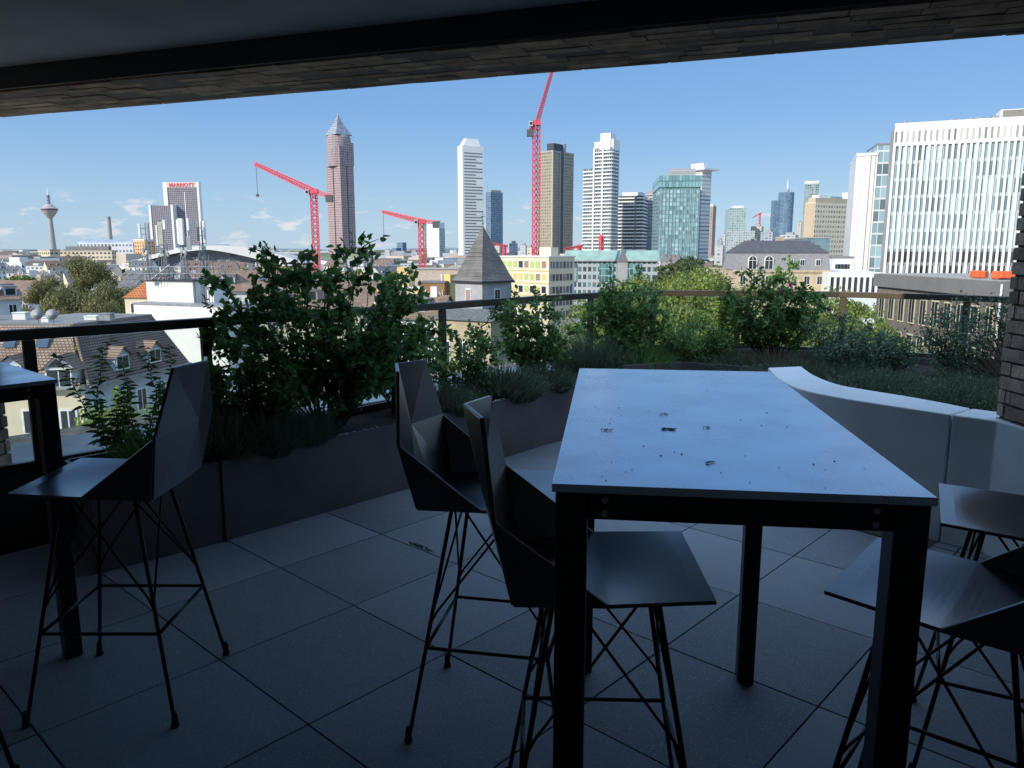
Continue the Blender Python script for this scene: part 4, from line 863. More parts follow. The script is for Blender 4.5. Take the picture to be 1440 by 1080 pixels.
for i in range(nfin+1):
    x_ = -wl+i*1.22; MB().box(x_, x_+.54, -.45, .0, 4, hh-5.2).build('fin', 'tower_white', t)
MB().box(-wl-.01,-wl+.3,0,18,0,hh).build('end_wall','concrete',t)
lf = 1/F*186
for i, (x0, x1) in enumerate(((1377,1401),(1407,1434))):
    X0_ = -wl + (x0-1260)/(1440-1260)*33.5; X1_ = -wl + (x1-1260)/(1440-1260)*33.5
    MB().box(X0_-.3, X1_+.3, 1.2, 7, hh, hh+1.9).build('roof_plant', 'tower_white', t); MB().box(X0_+.1, X1_-.1, .9, 1.19, hh+.3, hh+1.7).build('louvre', mk('louvre',(.22,.2,.17),.6), t)
for i in range(9):
    x_ = -wl+8+i*1.7; MB().box(x_, x_+random.uniform(.4,1.4), 2, 4, hh, hh+random.uniform(.3,1.1)).build('roof_unit','steel',t)
MB().lathe([(.9,hh),(.9,hh+.5),(.3,hh+1)],-wl+2.2,3,12).build('roof_dome','steel',t)
# stair tower in glass and the plain slab beside it
t, wl, wr, hh = corner_building('glass_stair_tower', 'glass stair tower between the white slab and the finned office building', 'building', 1234, 1262, 1262, 203, 205, 15, facade('stair glass',(.62,.66,.67),(.22,.33,.38),1.5,3.0,.88,.86,gvar=.5)); ring(t,'roof_edge','steel',wl,wr,hh,hh+.4,.15)
t, wl, wr, hh = corner_building('white_slab_building', 'windowless white slab building with fine vertical ribs', 'building', 1205, 1235, 1238, 215, 206, 20, facade('ribbed white',(.74,.73,.70),(.60,.59,.56),.55,300,.4,1)); MB().box(-wl-.05,.05,-.2,wr,hh-.6,hh+.1).build('parapet','tower_white',t)
t, wl, wr, hh = corner_building('white_podium', 'low white podium with narrow windows in front of the white slab building', 'building', 1166, 1248, 1252, 384, 160, 12, 'tower_white')
for i in range(int(wl/1.15)): MB().box(-wl+.4+i*1.15, -wl+1.0+i*1.15, -.06, -.0, hh-4.4, hh-.9).build('window','pane',t)
t, wl, wr, hh = corner_building('white_flat_block', 'small white block beside the slate roofed building', 'building', 1171, 1200, 1203, 363, 185, 12, 'stucco_white'); window_rows(t, wl, wr, [hh-2.6], 4, 0, 1.1, 1.2, 'steel'); MB().box(-wl-.2,.2,-.2,wr,hh,hh+.4).build('roof_edge','dkroof',t)
# ---- dark office building at the right
X0_ = 39.0; t = thing('dark_office_building', 'dark brick office building with a flat grey roof behind the right railing', 'office building', (X0_, 61.5, GZ)); hh = -.95-GZ
MB().box(0, 26, 0, 21, 0, hh-1.3).build('wall', mk('dark brick wall',(.19,.15,.125),.8,0,.25,2), t)
MB().box(-.35, 26, -.35, 21.3, hh-1.3, hh).build('fascia', mk('fascia',(.19,.18,.17),.6,0,.1,.5), t); MB().box(.0, 25.6, .0, 21, hh+.004, hh+.05).build('roof', mk('gravel roof',(.34,.31,.26),.9,0,.3,3), t)
def fr_win(t, locs, w_, h_, rz, name='window', fmat='stucco_cream'):
    mb = MB().box(-w_/2, w_/2, -.07, 0, 0, h_, 0)
    mb.box(-w_/2+.12, -.05, -.085, -.072, .12, h_-.12, 1); mb.box(.05, w_/2-.12, -.085, -.072, .12, h_-.12, 1); m0 = mb.build(name, [fmat, 'pane'], t)
    for i, l in enumerate(locs):
        o = m0 if i == 0 else m0.copy()
        if i: COL.objects.link(o); o.parent = t
        o.location = l; o.rotation_euler = (0,0,rz)
fr_win(t, [(0, 1.2+2.05*i, hh-4.6-k*3.5) for i in range(10) for k in range(4)], 1.15, 2.5, -math.pi/2)
fr_win(t, [(1.6+2.1*i, 0, hh-4.6-k*3.5) for i in range(9) for k in range(3)], 1.2, 2.5, 0)
MB().tube((-.3,-.4,0),(-.3,-.4,hh-.2),.09,None,8).build('downpipe','stucco_white',t)
for i, (px, py, D_, s_, lab) in enumerate(((1372,385,68,.9,'small orange tarpaulin heap on the flat grey roof'),(1408,387,64,1.5,'larger orange tarpaulin heap on the flat grey roof by the pillar'))):
    p = atd(px, py, D_); mb = MB()
    for k in range(4): mb.rbox((random.uniform(-s_,s_)*.5, random.uniform(-.5,.5), .3+random.random()*.15), (s_*.4, .4, .28), random.random())
    o = mb.build('orange_tarpaulin', 'orange', bevel=.05); o.location = (p.x, D_, -.9); tag(o, lab, 'tarpaulin')
# ---- slate roofed building
t, wl, wr, hh = corner_building('slate_roof_building', 'sandstone building with a grey mansard roof and arched dormers', 'building', 1031, 1168, 1172, 381, 170, 5, 'sand')
wr = 13; MB().box(-wl-.2,.2,-.25,0.0,hh-.35,hh+.15).build('cornice','sand',t)
z1, z2 = hh+3.9, hh+6.6
MB().add([(-wl,0,hh+.15),(0,0,hh+.15),(0,wr,hh+.15),(-wl,wr,hh+.15),(-wl+.5,.5,z1),(-.5,.5,z1),(-.5,wr-.5,z1),(-wl+.5,wr-.5,z1)], [(0,1,5,4),(1,2,6,5),(2,3,7,6),(3,0,4,7)]).build('mansard_slope', mk('mansard slates',(.28,.27,.27),.8,0,.2,3), t)
MB().add([(-wl+.3,.3,z1),(-.3,.3,z1),(-.3,wr-.3,z1),(-wl+.3,wr-.3,z1),(-wl+3.4,wr*.45,z2),(-3.4,wr*.45,z2)], [(0,1,5,4),(1,2,5),(2,3,4,5),(3,0,4)]).build('upper_roof', mk('dark slates',(.085,.08,.085),.75,0,.25,2), t)
for px in (1058, 1081):
    x_ = -wl+(px-1031)/(1168-1031)*wl
    mb = MB(); P = [(-1.0,0),(1.0,0)]+[(1.0*math.cos(R(a)), 2.0+1.0*math.sin(R(a))) for a in range(0,181,20)]
    n = len(P); mb.add([(x,-.05,z) for x,z in P]+[(x,.9,z) for x,z in P], [tuple(range(n))]+[(i,n+i,n+(i+1)%n,(i+1)%n) for i in range(n)])
    o = mb.build('arched_dormer', 'stucco_white', t); o.location = (x_, 0, hh+.3)
    mb = MB(); Q = [(x*.8, z*.93+.1) for x, z in P]; mb.add([(x,-.07,z) for x,z in Q], [tuple(range(n))]); mb.build('pane', 'pane', o)
    MB().box(-.05,.05,-.12,-.08,.1,2.8).box(-.8,.8,-.12,-.08,1.9,2.0).build('glazing_bar','stucco_white',o)
for px in (1112, 1128, 1150):
    x_ = -wl+(px-1031)/(1168-1031)*wl; o = MB().box(-.55,.55,-.02,.9,0,1.5).build('dormer','stucco_white',t); o.location = (x_,0,hh+1.0); MB().box(-.42,-.04,-.05,-.021,.15,1.35).box(.04,.42,-.05,-.021,.15,1.35).build('pane','pane',o)
window_rows(t, wl, wr, [hh-3.0, hh-6.6], 7, 0, 1.3, 1.9, 'stucco_white')
MB().box(-wl*.5,-wl*.42,wr*.45,wr*.55,z2-1,z2+.8).build('chimney','sand',t)
# ---- copper roofed building
t, wl, wr, hh = corner_building('copper_roof_building', 'long building with a green copper roof and glass facade', 'building', 795, 925, 932, 366, 330, 8, facade('pale glass facade',(.40,.44,.43),(.13,.17,.18),2.1,3.3,.66,.6,gvar=.6))
wr = 20; hr = atd(860,352,330).z-GZ
MB().add([(-wl-1,-1,hh),(1,-1,hh),(1,wr,hh),(-wl-1,wr,hh),(-wl,0.3,hr),(-.0,.3,hr),(0,wr-1,hr),(-wl,wr-1,hr)], [(0,1,5,4),(1,2,6,5),(2,3,7,6),(3,0,4,7),(4,5,6,7)]).build('copper_roof','copper',t)
MB().box(-wl-1.1,1.1,-1.1,.2,hh-.5,hh).build('eaves','concrete',t)
for f_ in (.25,.55,.95): MB().box(-wl*f_-3,-wl*f_+3,-.5,-.02,hh-9,hh-1.5).build('glass_bay', facade('bay %g'%f_,(.25,.42,.40),(.14,.26,.25),1.5,3,.85,.85), t)
c = atd(875, 390, 300); t = thing('stone_spire', 'slim grey stone spire in front of the copper roofed building', 'spire', (c.x, 300, GZ)); zs = lambda py: atd(875,py,300).z-GZ
MB().box(-1.7,1.7,-1.7,1.7,0,zs(368)).build('shaft','concrete',t); MB().add([(-2,-2,zs(368)),(2,-2,zs(368)),(2,2,zs(368)),(-2,2,zs(368)),(0,0,zs(350))],[(0,1,4),(1,2,4),(2,3,4),(3,0,4)]).build('spire_roof','slate',t); MB().tube((0,0,zs(351)),(0,0,zs(347)),.15).build('finial','steel',t)
for (pa, pc_, pb, py, D_, lab) in ((930,955,990,368,400,'grey turreted old building row below the teal glass tower'),):
    t, wl, wr, hh = corner_building('old_town_house', lab, 'house', pa, pc_, pb, py, D_, 30, facade('old grey',(.30,.28,.28),(.12,.12,.13),2.4,3.2,.45,.55))
    for k in range(4):
        x_ = -wl*(k+.5)/4; o = MB().add([(-2.4,0,0),(2.4,0,0),(2.4,5,0),(-2.4,5,0),(0,2.5,4.2)],[(0,1,4),(1,2,4),(2,3,4),(3,0,4)]).build('turret_roof','slate',t); o.location = (x_,0,hh)
# ---- cream office block
t, wl, wr, hh = corner_building('cream_office_block', 'cream office block with coloured window blinds right of the church spire', 'office block', 703, 772, 808, 362, 185, 44, 'stucco_cream')
blind = [mk('green blind',(.42,.50,.16),.7), mk('yellow blind',(.62,.48,.18),.7), 'pane', mk('brown blind',(.30,.2,.14),.7)]
row_c = [(0,0,0,2,3,0,0,3),(1,1,1,1,0,0,3,1),(2,3,1,2,0,2,1,2),(1,2,0,2,3,1,2,1),(2,1,2,0,2,1,2,2)]
for r_ in range(5):
    z = hh-2.5-r_*3.0
    for i in range(8):
        x_ = -wl+.6+(wl-1.2)*(i+.5)/8; w_ = (wl-1.2)/8*.36
        o = MB().box(x_-w_*1.15, x_+w_*1.15, -.05, 0, z-.12, z+1.72).build('window','white_frame',t); MB().box(x_-w_, x_+w_, -.08, -.052, z, z+1.6).build('pane', blind[row_c[r_][i]], o)
    MB().box(-wl,0,-.12,-.0,z-.75,z-.6).build('sill_band','stucco_yellow',t)
    MB().box(0.0,.05,.6,wr-.6,z-.1,z+1.5).build('ribbon_window', facade('ribbon %d'%r_,(.55,.55,.53),(.10,.11,.13),1.3,20,.8,1,gvar=.7), t)
MB().box(-wl-.2,.2,-.2,wr+.2,hh,hh+.35).build('roof_edge','stucco_white',t); MB().box(-wl*.35,-2,3,wr*.6,hh+.35,hh+2.4).build('roof_storey','stucco_cream',t)
MB().box(.05,.12,wr*.86,wr*.92,hh-9.5,hh-6.5).build('blue_sign', mk('blue sign',(.05,.15,.5),.5), t)
# ---- church with the slate spire
c = atd(678, 397, 75); th = 45; t = thing('church_tower', 'square grey church tower with a steep slate pyramid roof', 'church tower', (c.x, 75+2.9, GZ), R(45))
s_ = 2.0; ze = atd(678,396,75).z-GZ; za = atd(677,317,78).z-GZ; s2 = 2.22
MB().box(-s_,s_,-s_,s_,0,ze+.05).build('tower_wall', mk('grey plaster',(.36,.36,.36),.9,0,.15,1.2,.3,10), t)
mb = MB(); s3 = s2*1.0; mb.add([(-s2,-s2,ze),(s2,-s2,ze),(s2,s2,ze),(-s2,s2,ze),(-s2*.86,-s2*.86,ze+.55),(s2*.86,-s2*.86,ze+.55),(s2*.86,s2*.86,ze+.55),(-s2*.86,s2*.86,ze+.55),(0,0,za)], [(0,1,5,4),(1,2,6,5),(2,3,7,6),(3,0,4,7),(4,5,8),(5,6,8),(6,7,8),(7,4,8),(3,2,1,0)])
mb.build('spire_roof', tiles('spire slates',(.17,.16,.145),(.22,.205,.19),.3,.14,.1), t)
MB().box(-s2-.05,s2+.05,-s2-.05,s2+.05,ze-.18,ze-.005).build('gutter','dark',t)
MB().tube((0,0,za-.1),(0,0,za+1.4),.035,.02,6).lathe([(.02,za+.1),(.1,za+.2),(.02,za+.3)],0,0,10).build('finial_pole','dark',t); MB().box(-.28,.28,-.02,.02,za+.85,za+.90).build('cross_bar','dark',t)
o = MB().box(-s_-.06,-s_,-.42,.42,ze-2.2,ze-.75).build('window','white_frame',t); MB().box(-s_-.09,-s_-.062,-.32,-.03,ze-2.1,ze-.85).box(-s_-.09,-s_-.062,.03,.32,ze-2.1,ze-.85).build('pane', mk('reddish pane',(.35,.22,.2),.5), o)
o = MB().box(-.42,.42,-s_-.06,-s_,ze-2.2,ze-.75).build('window','white_frame',t); MB().box(-.32,-.03,-s_-.09,-s_-.062,ze-2.1,ze-.85).box(.03,.32,-s_-.09,-s_-.062,ze-2.1,ze-.85).build('pane', 'pane', o)
t, wl, wr, hh = corner_building('church_nave', 'cream church nave at the foot of the grey church tower', 'church', 612, 690, 722, 452, 70, 28, 'sand'); z_ = hh
MB().add([(-wl-.3,-.3,z_),(.3,-.3,z_),(.3,wr+.3,z_),(-wl-.3,wr+.3,z_),(-wl-.3,wr/2,z_+.9),(.3,wr/2,z_+.9)],[(0,1,5,4),(2,3,4,5),(1,2,5),(3,0,4)]).build('roof','slate',t)
fr_win(t, [(-wl*f_,0,hh-4.6) for f_ in (.2,.5,.8)], 1.0, 2.6, 0, 'window', 'stucco_white')
# ---- yellow houses with the sign
t, wl, wr, hh = corner_building('yellow_apartment_building', 'yellow apartment building with small blue grey windows left of the church tower', 'apartment building', 556, 596, 604, 406, 120, 12, 'stucco_yellow'); window_rows(t, wl, wr, [hh-1.9, hh-4.8], 4, 1, .9, 1.2)
MB().box(-wl*.95,-wl*.55,.3,3,hh,hh+3.3).build('stair_tower','stucco_yellow',t); MB().box(-wl-.15,.15,-.15,wr,hh,hh+.25).build('roof_edge','stucco_white',t)
t, wl, wr, hh = corner_building('brown_building', 'brown windowless building with pale lettering on its wall', 'building', 590, 625, 628, 398, 116, 6, 'stucco_brown'); MB().box(-wl-.1,.1,-.1,wr,hh,hh+.25).build('roof_edge','dkroof',t)
tx = bpy.data.curves.new('wall_sign','FONT'); tx.body = 'Jumi'; tx.size = 1.7; tx.extrude = .05; tx.align_x = 'CENTER'; tx.materials.append(mk('sign pale',(.75,.68,.55),.6)); o = bpy.data.objects.new('wall_sign', tx); COL.objects.link(o); o.parent = t; o.location = (-wl*.42,-.12,hh-2.1); o.rotation_euler = (R(90),0,0)
t, wl, wr, hh = corner_building('yellow_stair_tower', 'yellow and white narrow building between the brown building and the church tower', 'building', 622, 633, 646, 386, 118, 40, 'stucco_yellow'); window_rows(t, wl, wr, [hh-2.0, hh-4.9, hh-7.8], 0, 1, 1.0, 1.4)
MB().box(-wl,-wl*.86,-.3,0,0,hh).build('pier','stucco_white',t)
t, wl, wr, hh = corner_building('long_office_block', 'long pinkish flat office block behind the yellow buildings', 'office block', 583, 645, 650, 379, 160, 8, mk('pinkish render',(.50,.40,.32),.9)); MB().box(-wl-.2,.2,-.2,wr,hh,hh+.3).build('roof_edge','concrete',t); window_rows(t, wl, wr, [hh-4.2], 6, 0, 1.1, 1.3)
# ---- antenna building
t, wl, wr, hh = corner_building('white_firewall_building', 'tall blank white wall building below the rooftop antennas', 'building', 188, 317, 352, 432, 60, 22, 'stucco_white', ztop=None)
MB().box(-wl-.08,.08,-.08,wr,hh,hh+.12).build('coping','steel',t); fr_win(t, [(0,1.2+2.2*i,hh-3.6-k*3) for i in range(3) for k in range(3)], 1.0,1.6,math.pi/2,'window','stucco_white')
ub, wl2, wr2, hh2 = corner_building('white_penthouse', 'white rooftop block carrying the mobile phone antennas', 'building', 205, 270.5, 300, 396, 63.5, 22, 'stucco_white', z0=hh+GZ+.02)
MB().box(-wl2-.15,.15,-.15,wr2+.1,hh2,hh2+.10).build('coping','dark',ub); MB().box(.3,1.2,1.0,1.9,0,1.6).build('equipment_cabinet','antenna',ub)
for i in range(6): MB().tube((.05+i*.28,.2,0),(.05+i*.28,.2,hh2-.1),.03,None,6).build('cable_pipe','steel',ub)
zr = hh2+ub.location.z
def mast(px, py0, label, D_, panels, hgt=None):
    p = atd(px, 392, D_); top = atd(px, py0, D_).z; t = thing('antenna_mast', label, 'antenna', (p.x, D_, zr+.1), 0, 'mobile phone antennas on the white rooftop block'); H_ = top-zr-.1
    MB().tube((0,0,0),(0,0,H_),.075,.05,8).build('pole','steel',t)
    mb = MB(); n = 8
    for i in range(n):
        z0, z1 = H_*.62*i/n, H_*.62*(i+1)/n; s = .20
        for a, b_ in (((-s,-s),(s,-s)),((s,-s),(s,s)),((s,s),(-s,s)),((-s,s),(-s,-s))): mb.tube((*a,z0),(*b_,z1),.012,None,4); mb.tube((*b_,z0),(*b_,z1),.022,None,4); mb.tube((*a,z1),(*b_,z1),.012,None,4)
    mb.build('lattice','steel',t)
    for (dx, z0, z1, w_, d_, mt) in panels:
        MB().rbox((dx,-.15,(z0+z1)/2*H_), (w_/2, d_/2, (z1-z0)/2*H_), random.uniform(-.5,.5)).build('panel_antenna', mt, t, bevel=.03); MB().tube((0,0,(z0*.7+z1*.3)*H_),(dx,-.15,(z0*.7+z1*.3)*H_),.03,None,6).tube((0,0,(z0*.3+z1*.7)*H_),(dx,-.15,(z0*.3+z1*.7)*H_),.03,None,6).build('bracket','steel',t)
    for i in range(3): MB().rbox((random.uniform(-.3,.3),-.1,H_*random.uniform(.35,.6)),(.12,.1,.16)).build('radio_unit', random.choice(['steel','antenna','tower_grey']), t)
    return t
mast(210, 313, 'leftmost antenna mast with a white panel on its left side', 65.5, [(-.42,.72,.98,.20,.2,'antenna'),(.30,.70,1.0,.16,.16,'steel')])
mast(234, 311, 'second antenna mast from the left with cream and white panels', 65, [(-.42,.58,.93,.15,.2,'antenna'),(-.12,.60,.98,.34,.3,mk('cream housing',(.62,.58,.44),.5)),(.28,.86,1.02,.28,.25,'antenna')])
mast(261, 309, 'antenna mast with the widest white panels', 65, [(-.22,.60,1.0,.22,.25,'antenna'),(-.02,.58,1.02,.42,.35,'antenna'),(.62,.82,1.02,.2,.2,'antenna'),(.55,.50,.72,.4,.1,'tower_grey')])
mast(288, 311, 'rightmost antenna mast with one tall slim panel', 66, [(.28,.62,1.0,.22,.22,'antenna'),(-.25,.66,.98,.14,.14,'steel')])
fr = thing('rooftop_steel_frame', 'tangle of steel railings and cable frames round the antenna feet', 'steel frame', (atd(250,393,64.5).x, 64.5, zr+.1)); 
mb = MB()
for i in range(15):
    x_ = -3.0+i*.45; mb.tube((x_,-.6,0),(x_,-.6,1.1),.025,None,5); mb.tube((x_,1.6,0),(x_+random.gauss(0,.1),1.6,random.uniform(.8,1.4)),.025,None,5)
for z in (.55,1.08): mb.tube((-3.1,-.6,z),(3.4,-.6,z),.022,None,5); mb.tube((-3.1,1.6,z),(3.4,1.6,z),.022,None,5)
mb.build('guard_rail','steel',fr); mb = MB()
for i in range(22): a = Vector((random.uniform(-3,3.2),random.uniform(-.4,1.4),0)); mb.tube(a, a+Vector((random.uniform(-1.6,1.6),random.uniform(-.4,.4),random.uniform(.8,2.2))),.03,None,5)
mb.build('brace','steel',fr)
for i in range(9): MB().rbox((random.uniform(-2.8,3),random.uniform(-.3,1.2),random.uniform(.2,.9)),(random.uniform(.1,.25),.12,random.uniform(.12,.35)),random.random()).build('equipment_box',random.choice(['antenna','tower_grey','steel']),fr)
# orange roofed house
t, wl, wr, hh = corner_building('orange_roof_house', 'cream house with a bright orange tiled roof left of the white rooftop block', 'house', 175, 206, 210, 419, 70, 10, 'stucco_cream')
MB().add([(-wl-.1,-.2,hh),(0.2,-.2,hh),(.2,5,hh),(-wl-.1,5,hh),(-.1,.8,hh+1.75),(.2,.8,hh+1.75),(.2,4,hh+1.75)],[(0,1,5,4),(1,2,6,5),(2,3,4,6),(3,0,4),(4,5,6)]).build('roof', tiles('orange tiles',(.52,.17,.06),(.60,.22,.08),.3,.16), t); window_rows(t, wl, wr, [hh-1.4], 2, 0, .75, .9)
# ---- houses on the left
def gable_house(name, label, loc, rz, w_, d_, hw, hr_, wallm, roofm, rows, cols, win=(1.0,1.4), group=None, along=True, chim=1, small=False):
    t = thing(name, label, 'house', loc, rz, group)
    if along:
        MB().box(-w_/2, w_/2, 0, d_, 0, hw).add([(-w_/2,0,hw),(-w_/2,d_,hw),(-w_/2,d_/2,hw+hr_),(w_/2,0,hw),(w_/2,d_,hw),(w_/2,d_/2,hw+hr_)],[(0,2,1),(3,4,5)]).build('wall', wallm, t)
        MB().add([(-w_/2-.3,-.4,hw-.1),(w_/2+.3,-.4,hw-.1),(w_/2+.3,d_/2,hw+hr_+.12),(-w_/2-.3,d_/2,hw+hr_+.12),(w_/2+.3,d_+.4,hw-.1),(-w_/2-.3,d_+.4,hw-.1)],[(0,1,2,3),(3,2,4,5)]).build('roof', roofm, t)
    else:
        MB().box(-w_/2, w_/2, 0, d_, 0, hw).add([(-w_/2,0,hw),(w_/2,0,hw),(0,0,hw+hr_),(-w_/2,d_,hw),(w_/2,d_,hw),(0,d_,hw+hr_)],[(0,1,2),(3,5,4)]).build('wall', wallm, t)
        MB().add([(-w_/2-.3,-.3,hw-.15),(0,-.3,hw+hr_+.12),(0,d_+.3,hw+hr_+.12),(-w_/2-.3,d_+.3,hw-.15),(w_/2+.3,-.3,hw-.15),(w_/2+.3,d_+.3,hw-.15)],[(0,1,2,3),(1,4,5,2)]).build('roof', roofm, t)
    for c in range(chim):
        cx_ = random.uniform(-w_*.35,w_*.35); MB().box(cx_-.35,cx_+.35,d_*.45,d_*.45+.6,hw+hr_*.6,hw+hr_+1.0).build('chimney', 'sand' if random.random()<.5 else 'stucco_white', t)
    for c in range(2):
        x_ = random.uniform(-w_*.4,w_*.4); MB().tube((x_,d_/2,hw+hr_),(x_,d_/2,hw+hr_+1.6),.04,None,4).tube((x_-.5,d_/2,hw+hr_+1.4),(x_+.5,d_/2,hw+hr_+1.4),.03,None,4).build('roof_aerial','steel',t)
    if along:
        sl_ = hr_/(d_/2+.4)*1.0; nd = max(2, int(w_/4))
        for c in range(nd):
            x_ = -w_/2+w_*(c+.5)/nd+random.uniform(-.4,.4); yy = d_*.12; zz_ = hw+hr_*(yy/(d_/2))
            if random.random() < .6:
                o = MB().box(-.75,.75,0,2.2,-.3,1.15,0).build('dormer', wallm, t); o.location = (x_,yy,zz_+.1)
                MB().box(-.9,.9,-.2,2.4,1.152,1.3).build('dormer_roof','dkroof',o); MB().box(-.55,.55,-.05,-.005,.1,.95).build('pane','pane',o)
            else:
                u = .55; n_ = Vector((0,-hr_,d_/2)).normalized(); b0 = Vector((x_, d_/2*u, hw+hr_*u+.16)); e1 = Vector((.45,0,0)); e2 = Vector((0,d_/2,hr_)).normalized()*.55
                MB().quad(b0-e1-e2, b0+e1-e2, b0+e1+e2, b0-e1+e2).build('skylight','pane_blue',t)
    if cols:
        mb = MB()
        if small:
            for r_ in range(rows):
                for c in range(cols): x_ = -w_/2+w_*(c+.5)/cols; z = hw-2.2-r_*3.0; mb.box(x_-win[0]/2,x_+win[0]/2,-.05,0.0,z,z+win[1])
            m0 = None
            for i in range(rows*cols):
                r_, c = divmod(i, cols); x_ = -w_/2+w_*(c+.5)/cols; z = hw-2.2-r_*3.0
                if m0 is None: m0 = o = MB().box(-win[0]/2,win[0]/2,-.05,0,0,win[1]).build('window','pane',t)
                else: o = m0.copy(); COL.objects.link(o); o.parent = t
                o.location = (x_,0,z)
        else:
            window_rows_local(t, w_, hw, rows, cols, win)
    return t
def window_rows_local(t, w_, hw, rows, cols, win):
    f = .08; mb = MB().box(-win[0]/2,win[0]/2,-.06,0,0,win[1],0).box(-win[0]/2+f,-f/2,-.075,-.062,f,win[1]-f,1).box(f/2,win[0]/2-f,-.075,-.062,f,win[1]-f,1); m0 = mb.build('window',['white_frame','pane'],t)
    for i in range(rows*cols):
        r_, c = divmod(i, cols); o = m0 if i == 0 else m0.copy()
        if i: COL.objects.link(o); o.parent = t
        o.location = (-w_/2+w_*(c+.5)/cols, 0, hw-2.2-r_*3.0)
T_brown = tiles('brown pantiles',(.30,.19,.13),(.36,.24,.17),.3,.14); T_near = tiles('near pink pantiles',(.36,.24,.17),(.43,.30,.22),.22,.15,.16); T_shade = tiles('near pantiles darkened for shade',(.22,.15,.115),(.27,.19,.15),.22,.15,.2)  # T_shade puts the unlit slope's shade into the tile colour
p = atd(18, 418, 115); gable_house('white_house','white house with a brown roof and a blue shaded gable at the left edge',(p.x,113,GZ),R(-8),9,9,p.z-GZ,2.3,'stucco_white',T_brown,3,4)
p = atd(52, 432, 122); t = gable_house('pale_house','pale blue grey house wall just left of the big dark tree',(atd(24,430,108).x,105,GZ),R(40),4.5,6,atd(30,418,108).z-GZ,1.0,'stucco_blue',T_brown,3,2,chim=0)
# near mansard houses
EZ, TZ = -6.0, -2.85
A0 = Vector((-24.3, 42.9)); dA = Vector((1, .02)).normalized(); dB = Vector((.188, .982)).normalized()
def mansard(name, label, origin, d, length, wallm, roofm, setb, depth_, hipl=0, hipr=0):
    rz = math.atan2(d.y, d.x); t = thing(name, label, 'house', (origin.x, origin.y, GZ), rz)
    h0, h1 = EZ-GZ, TZ-GZ
    MB().box(0, length, 0, depth_, 0, h0).build('wall', wallm, t)
    MB().add([(0,-.35,h0-.1),(length,-.35,h0-.1),(length-hipr,setb,h1),(hipl,setb,h1)],[(0,1,2,3)]).build('roof_slope', roofm, t)
    MB().add([(0,0,h0),(0,depth_,h0),(0,depth_,h1),(0,setb,h1),(length,0,h0),(length,depth_,h0),(length,depth_,h1),(length,setb,h1)],([(0,3,2,1)] if not hipl else [])+([(4,5,6,7)] if not hipr else [])).build('gable_wall', wallm, t)
    MB().box(hipl,length-hipr,setb-.05,depth_,h1-.1,h1+.06-(.02 if hipl else 0)).build('flat_roof','dkroof',t)
    MB().box(0,length,-.5,-.36,h0-.22,h0-.08).build('gutter','steel',t)
    return t, h0, h1
def dormer(t, x, z, w_, h_, y, gable=.5, big=False):
    o = MB().box(-w_/2,w_/2,0,1.6,0,h_).add([(-w_/2,0,h_),(w_/2,0,h_),(0,0,h_+gable)],[(0,1,2)]).build('dormer','stucco_white' if big else 'stucco_blue',t); o.location = (x,y,z)
    MB().add([(-w_/2-.22,-.25,h_-.16),(0,-.25,h_+gable+.08),(0,2.2,h_+gable+.08),(-w_/2-.22,2.2,h_-.16),(w_/2+.22,-.25,h_-.16),(w_/2+.22,2.2,h_-.16)],[(0,1,2,3),(1,4,5,2)]).build('dormer_roof',T_brown,o)
    f = .09
    MB().box(-w_/2+.05,w_/2-.05,-.06,-.005,.02,h_-.02).build('dormer_frame','white_frame',o)
    MB().box(-w_/2+.05+f,-f/2,-.085,-.065,f+.02,h_-f-.02).box(f/2,w_/2-.05-f,-.085,-.065,f+.02,h_-f-.02).build('pane','pane',o)
    if big:
        MB().add([(-w_/2+.2,-.08,h_+.06),(w_/2-.2,-.08,h_+.06),(0,-.08,h_+gable-.1)],[(0,1,2)]).build('pane','pane',o)
        MB().tube((-w_/2-.05,-.1,h_),(0,-.1,h_+gable),.06,None,4).tube((w_/2+.05,-.1,h_),(0,-.1,h_+gable),.06,None,4).build('dormer_frame','white_frame',o)
A1 = A0-dA*12.7
t, h0, h1 = mansard('mansard_house','sunlit house with a pink tiled steep roof and a white gabled dormer at the left',A1,dA,12.7,'stucco_cream',T_near,2.69,9,0,1.86)
dormer(t, 12.7-1.15, h0-.15, 1.55, 1.15, -.3, .62, True); dormer(t, 12.7-3.9, h0+.1, 1.3, 1.1, -.1, .4)
for x_ in (12.7-3.0, 12.7-4.9):
    MB().add([(-.35,0,0),(.35,0,0),(.35,.75,1.02),(-.35,.75,1.02)],[(0,1,2,3)]).build('skylight','pane_blue',t).location = (x_, 1.42-.35*.0, h0+1.85+.10)
window_rows_local_loc = [(12.7-c*2.1-1.0, h0-2.9-r_*2.9) for c in range(4) for r_ in range(4)]
fr_win(t, [(x_,0,z) for x_, z in window_rows_local_loc], 1.05, 1.5, 0, 'window', 'white_frame')
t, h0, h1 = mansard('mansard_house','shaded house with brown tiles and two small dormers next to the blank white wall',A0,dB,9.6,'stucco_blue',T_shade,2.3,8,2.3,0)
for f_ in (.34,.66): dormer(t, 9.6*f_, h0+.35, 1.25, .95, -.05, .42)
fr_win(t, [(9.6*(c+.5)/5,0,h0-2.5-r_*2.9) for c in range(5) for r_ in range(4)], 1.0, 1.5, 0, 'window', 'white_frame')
MB().tube((0,-.35,h0-.05),(2.3,2.3,h1+.03),.09,None,6).build('ridge_tiles',T_brown,t)
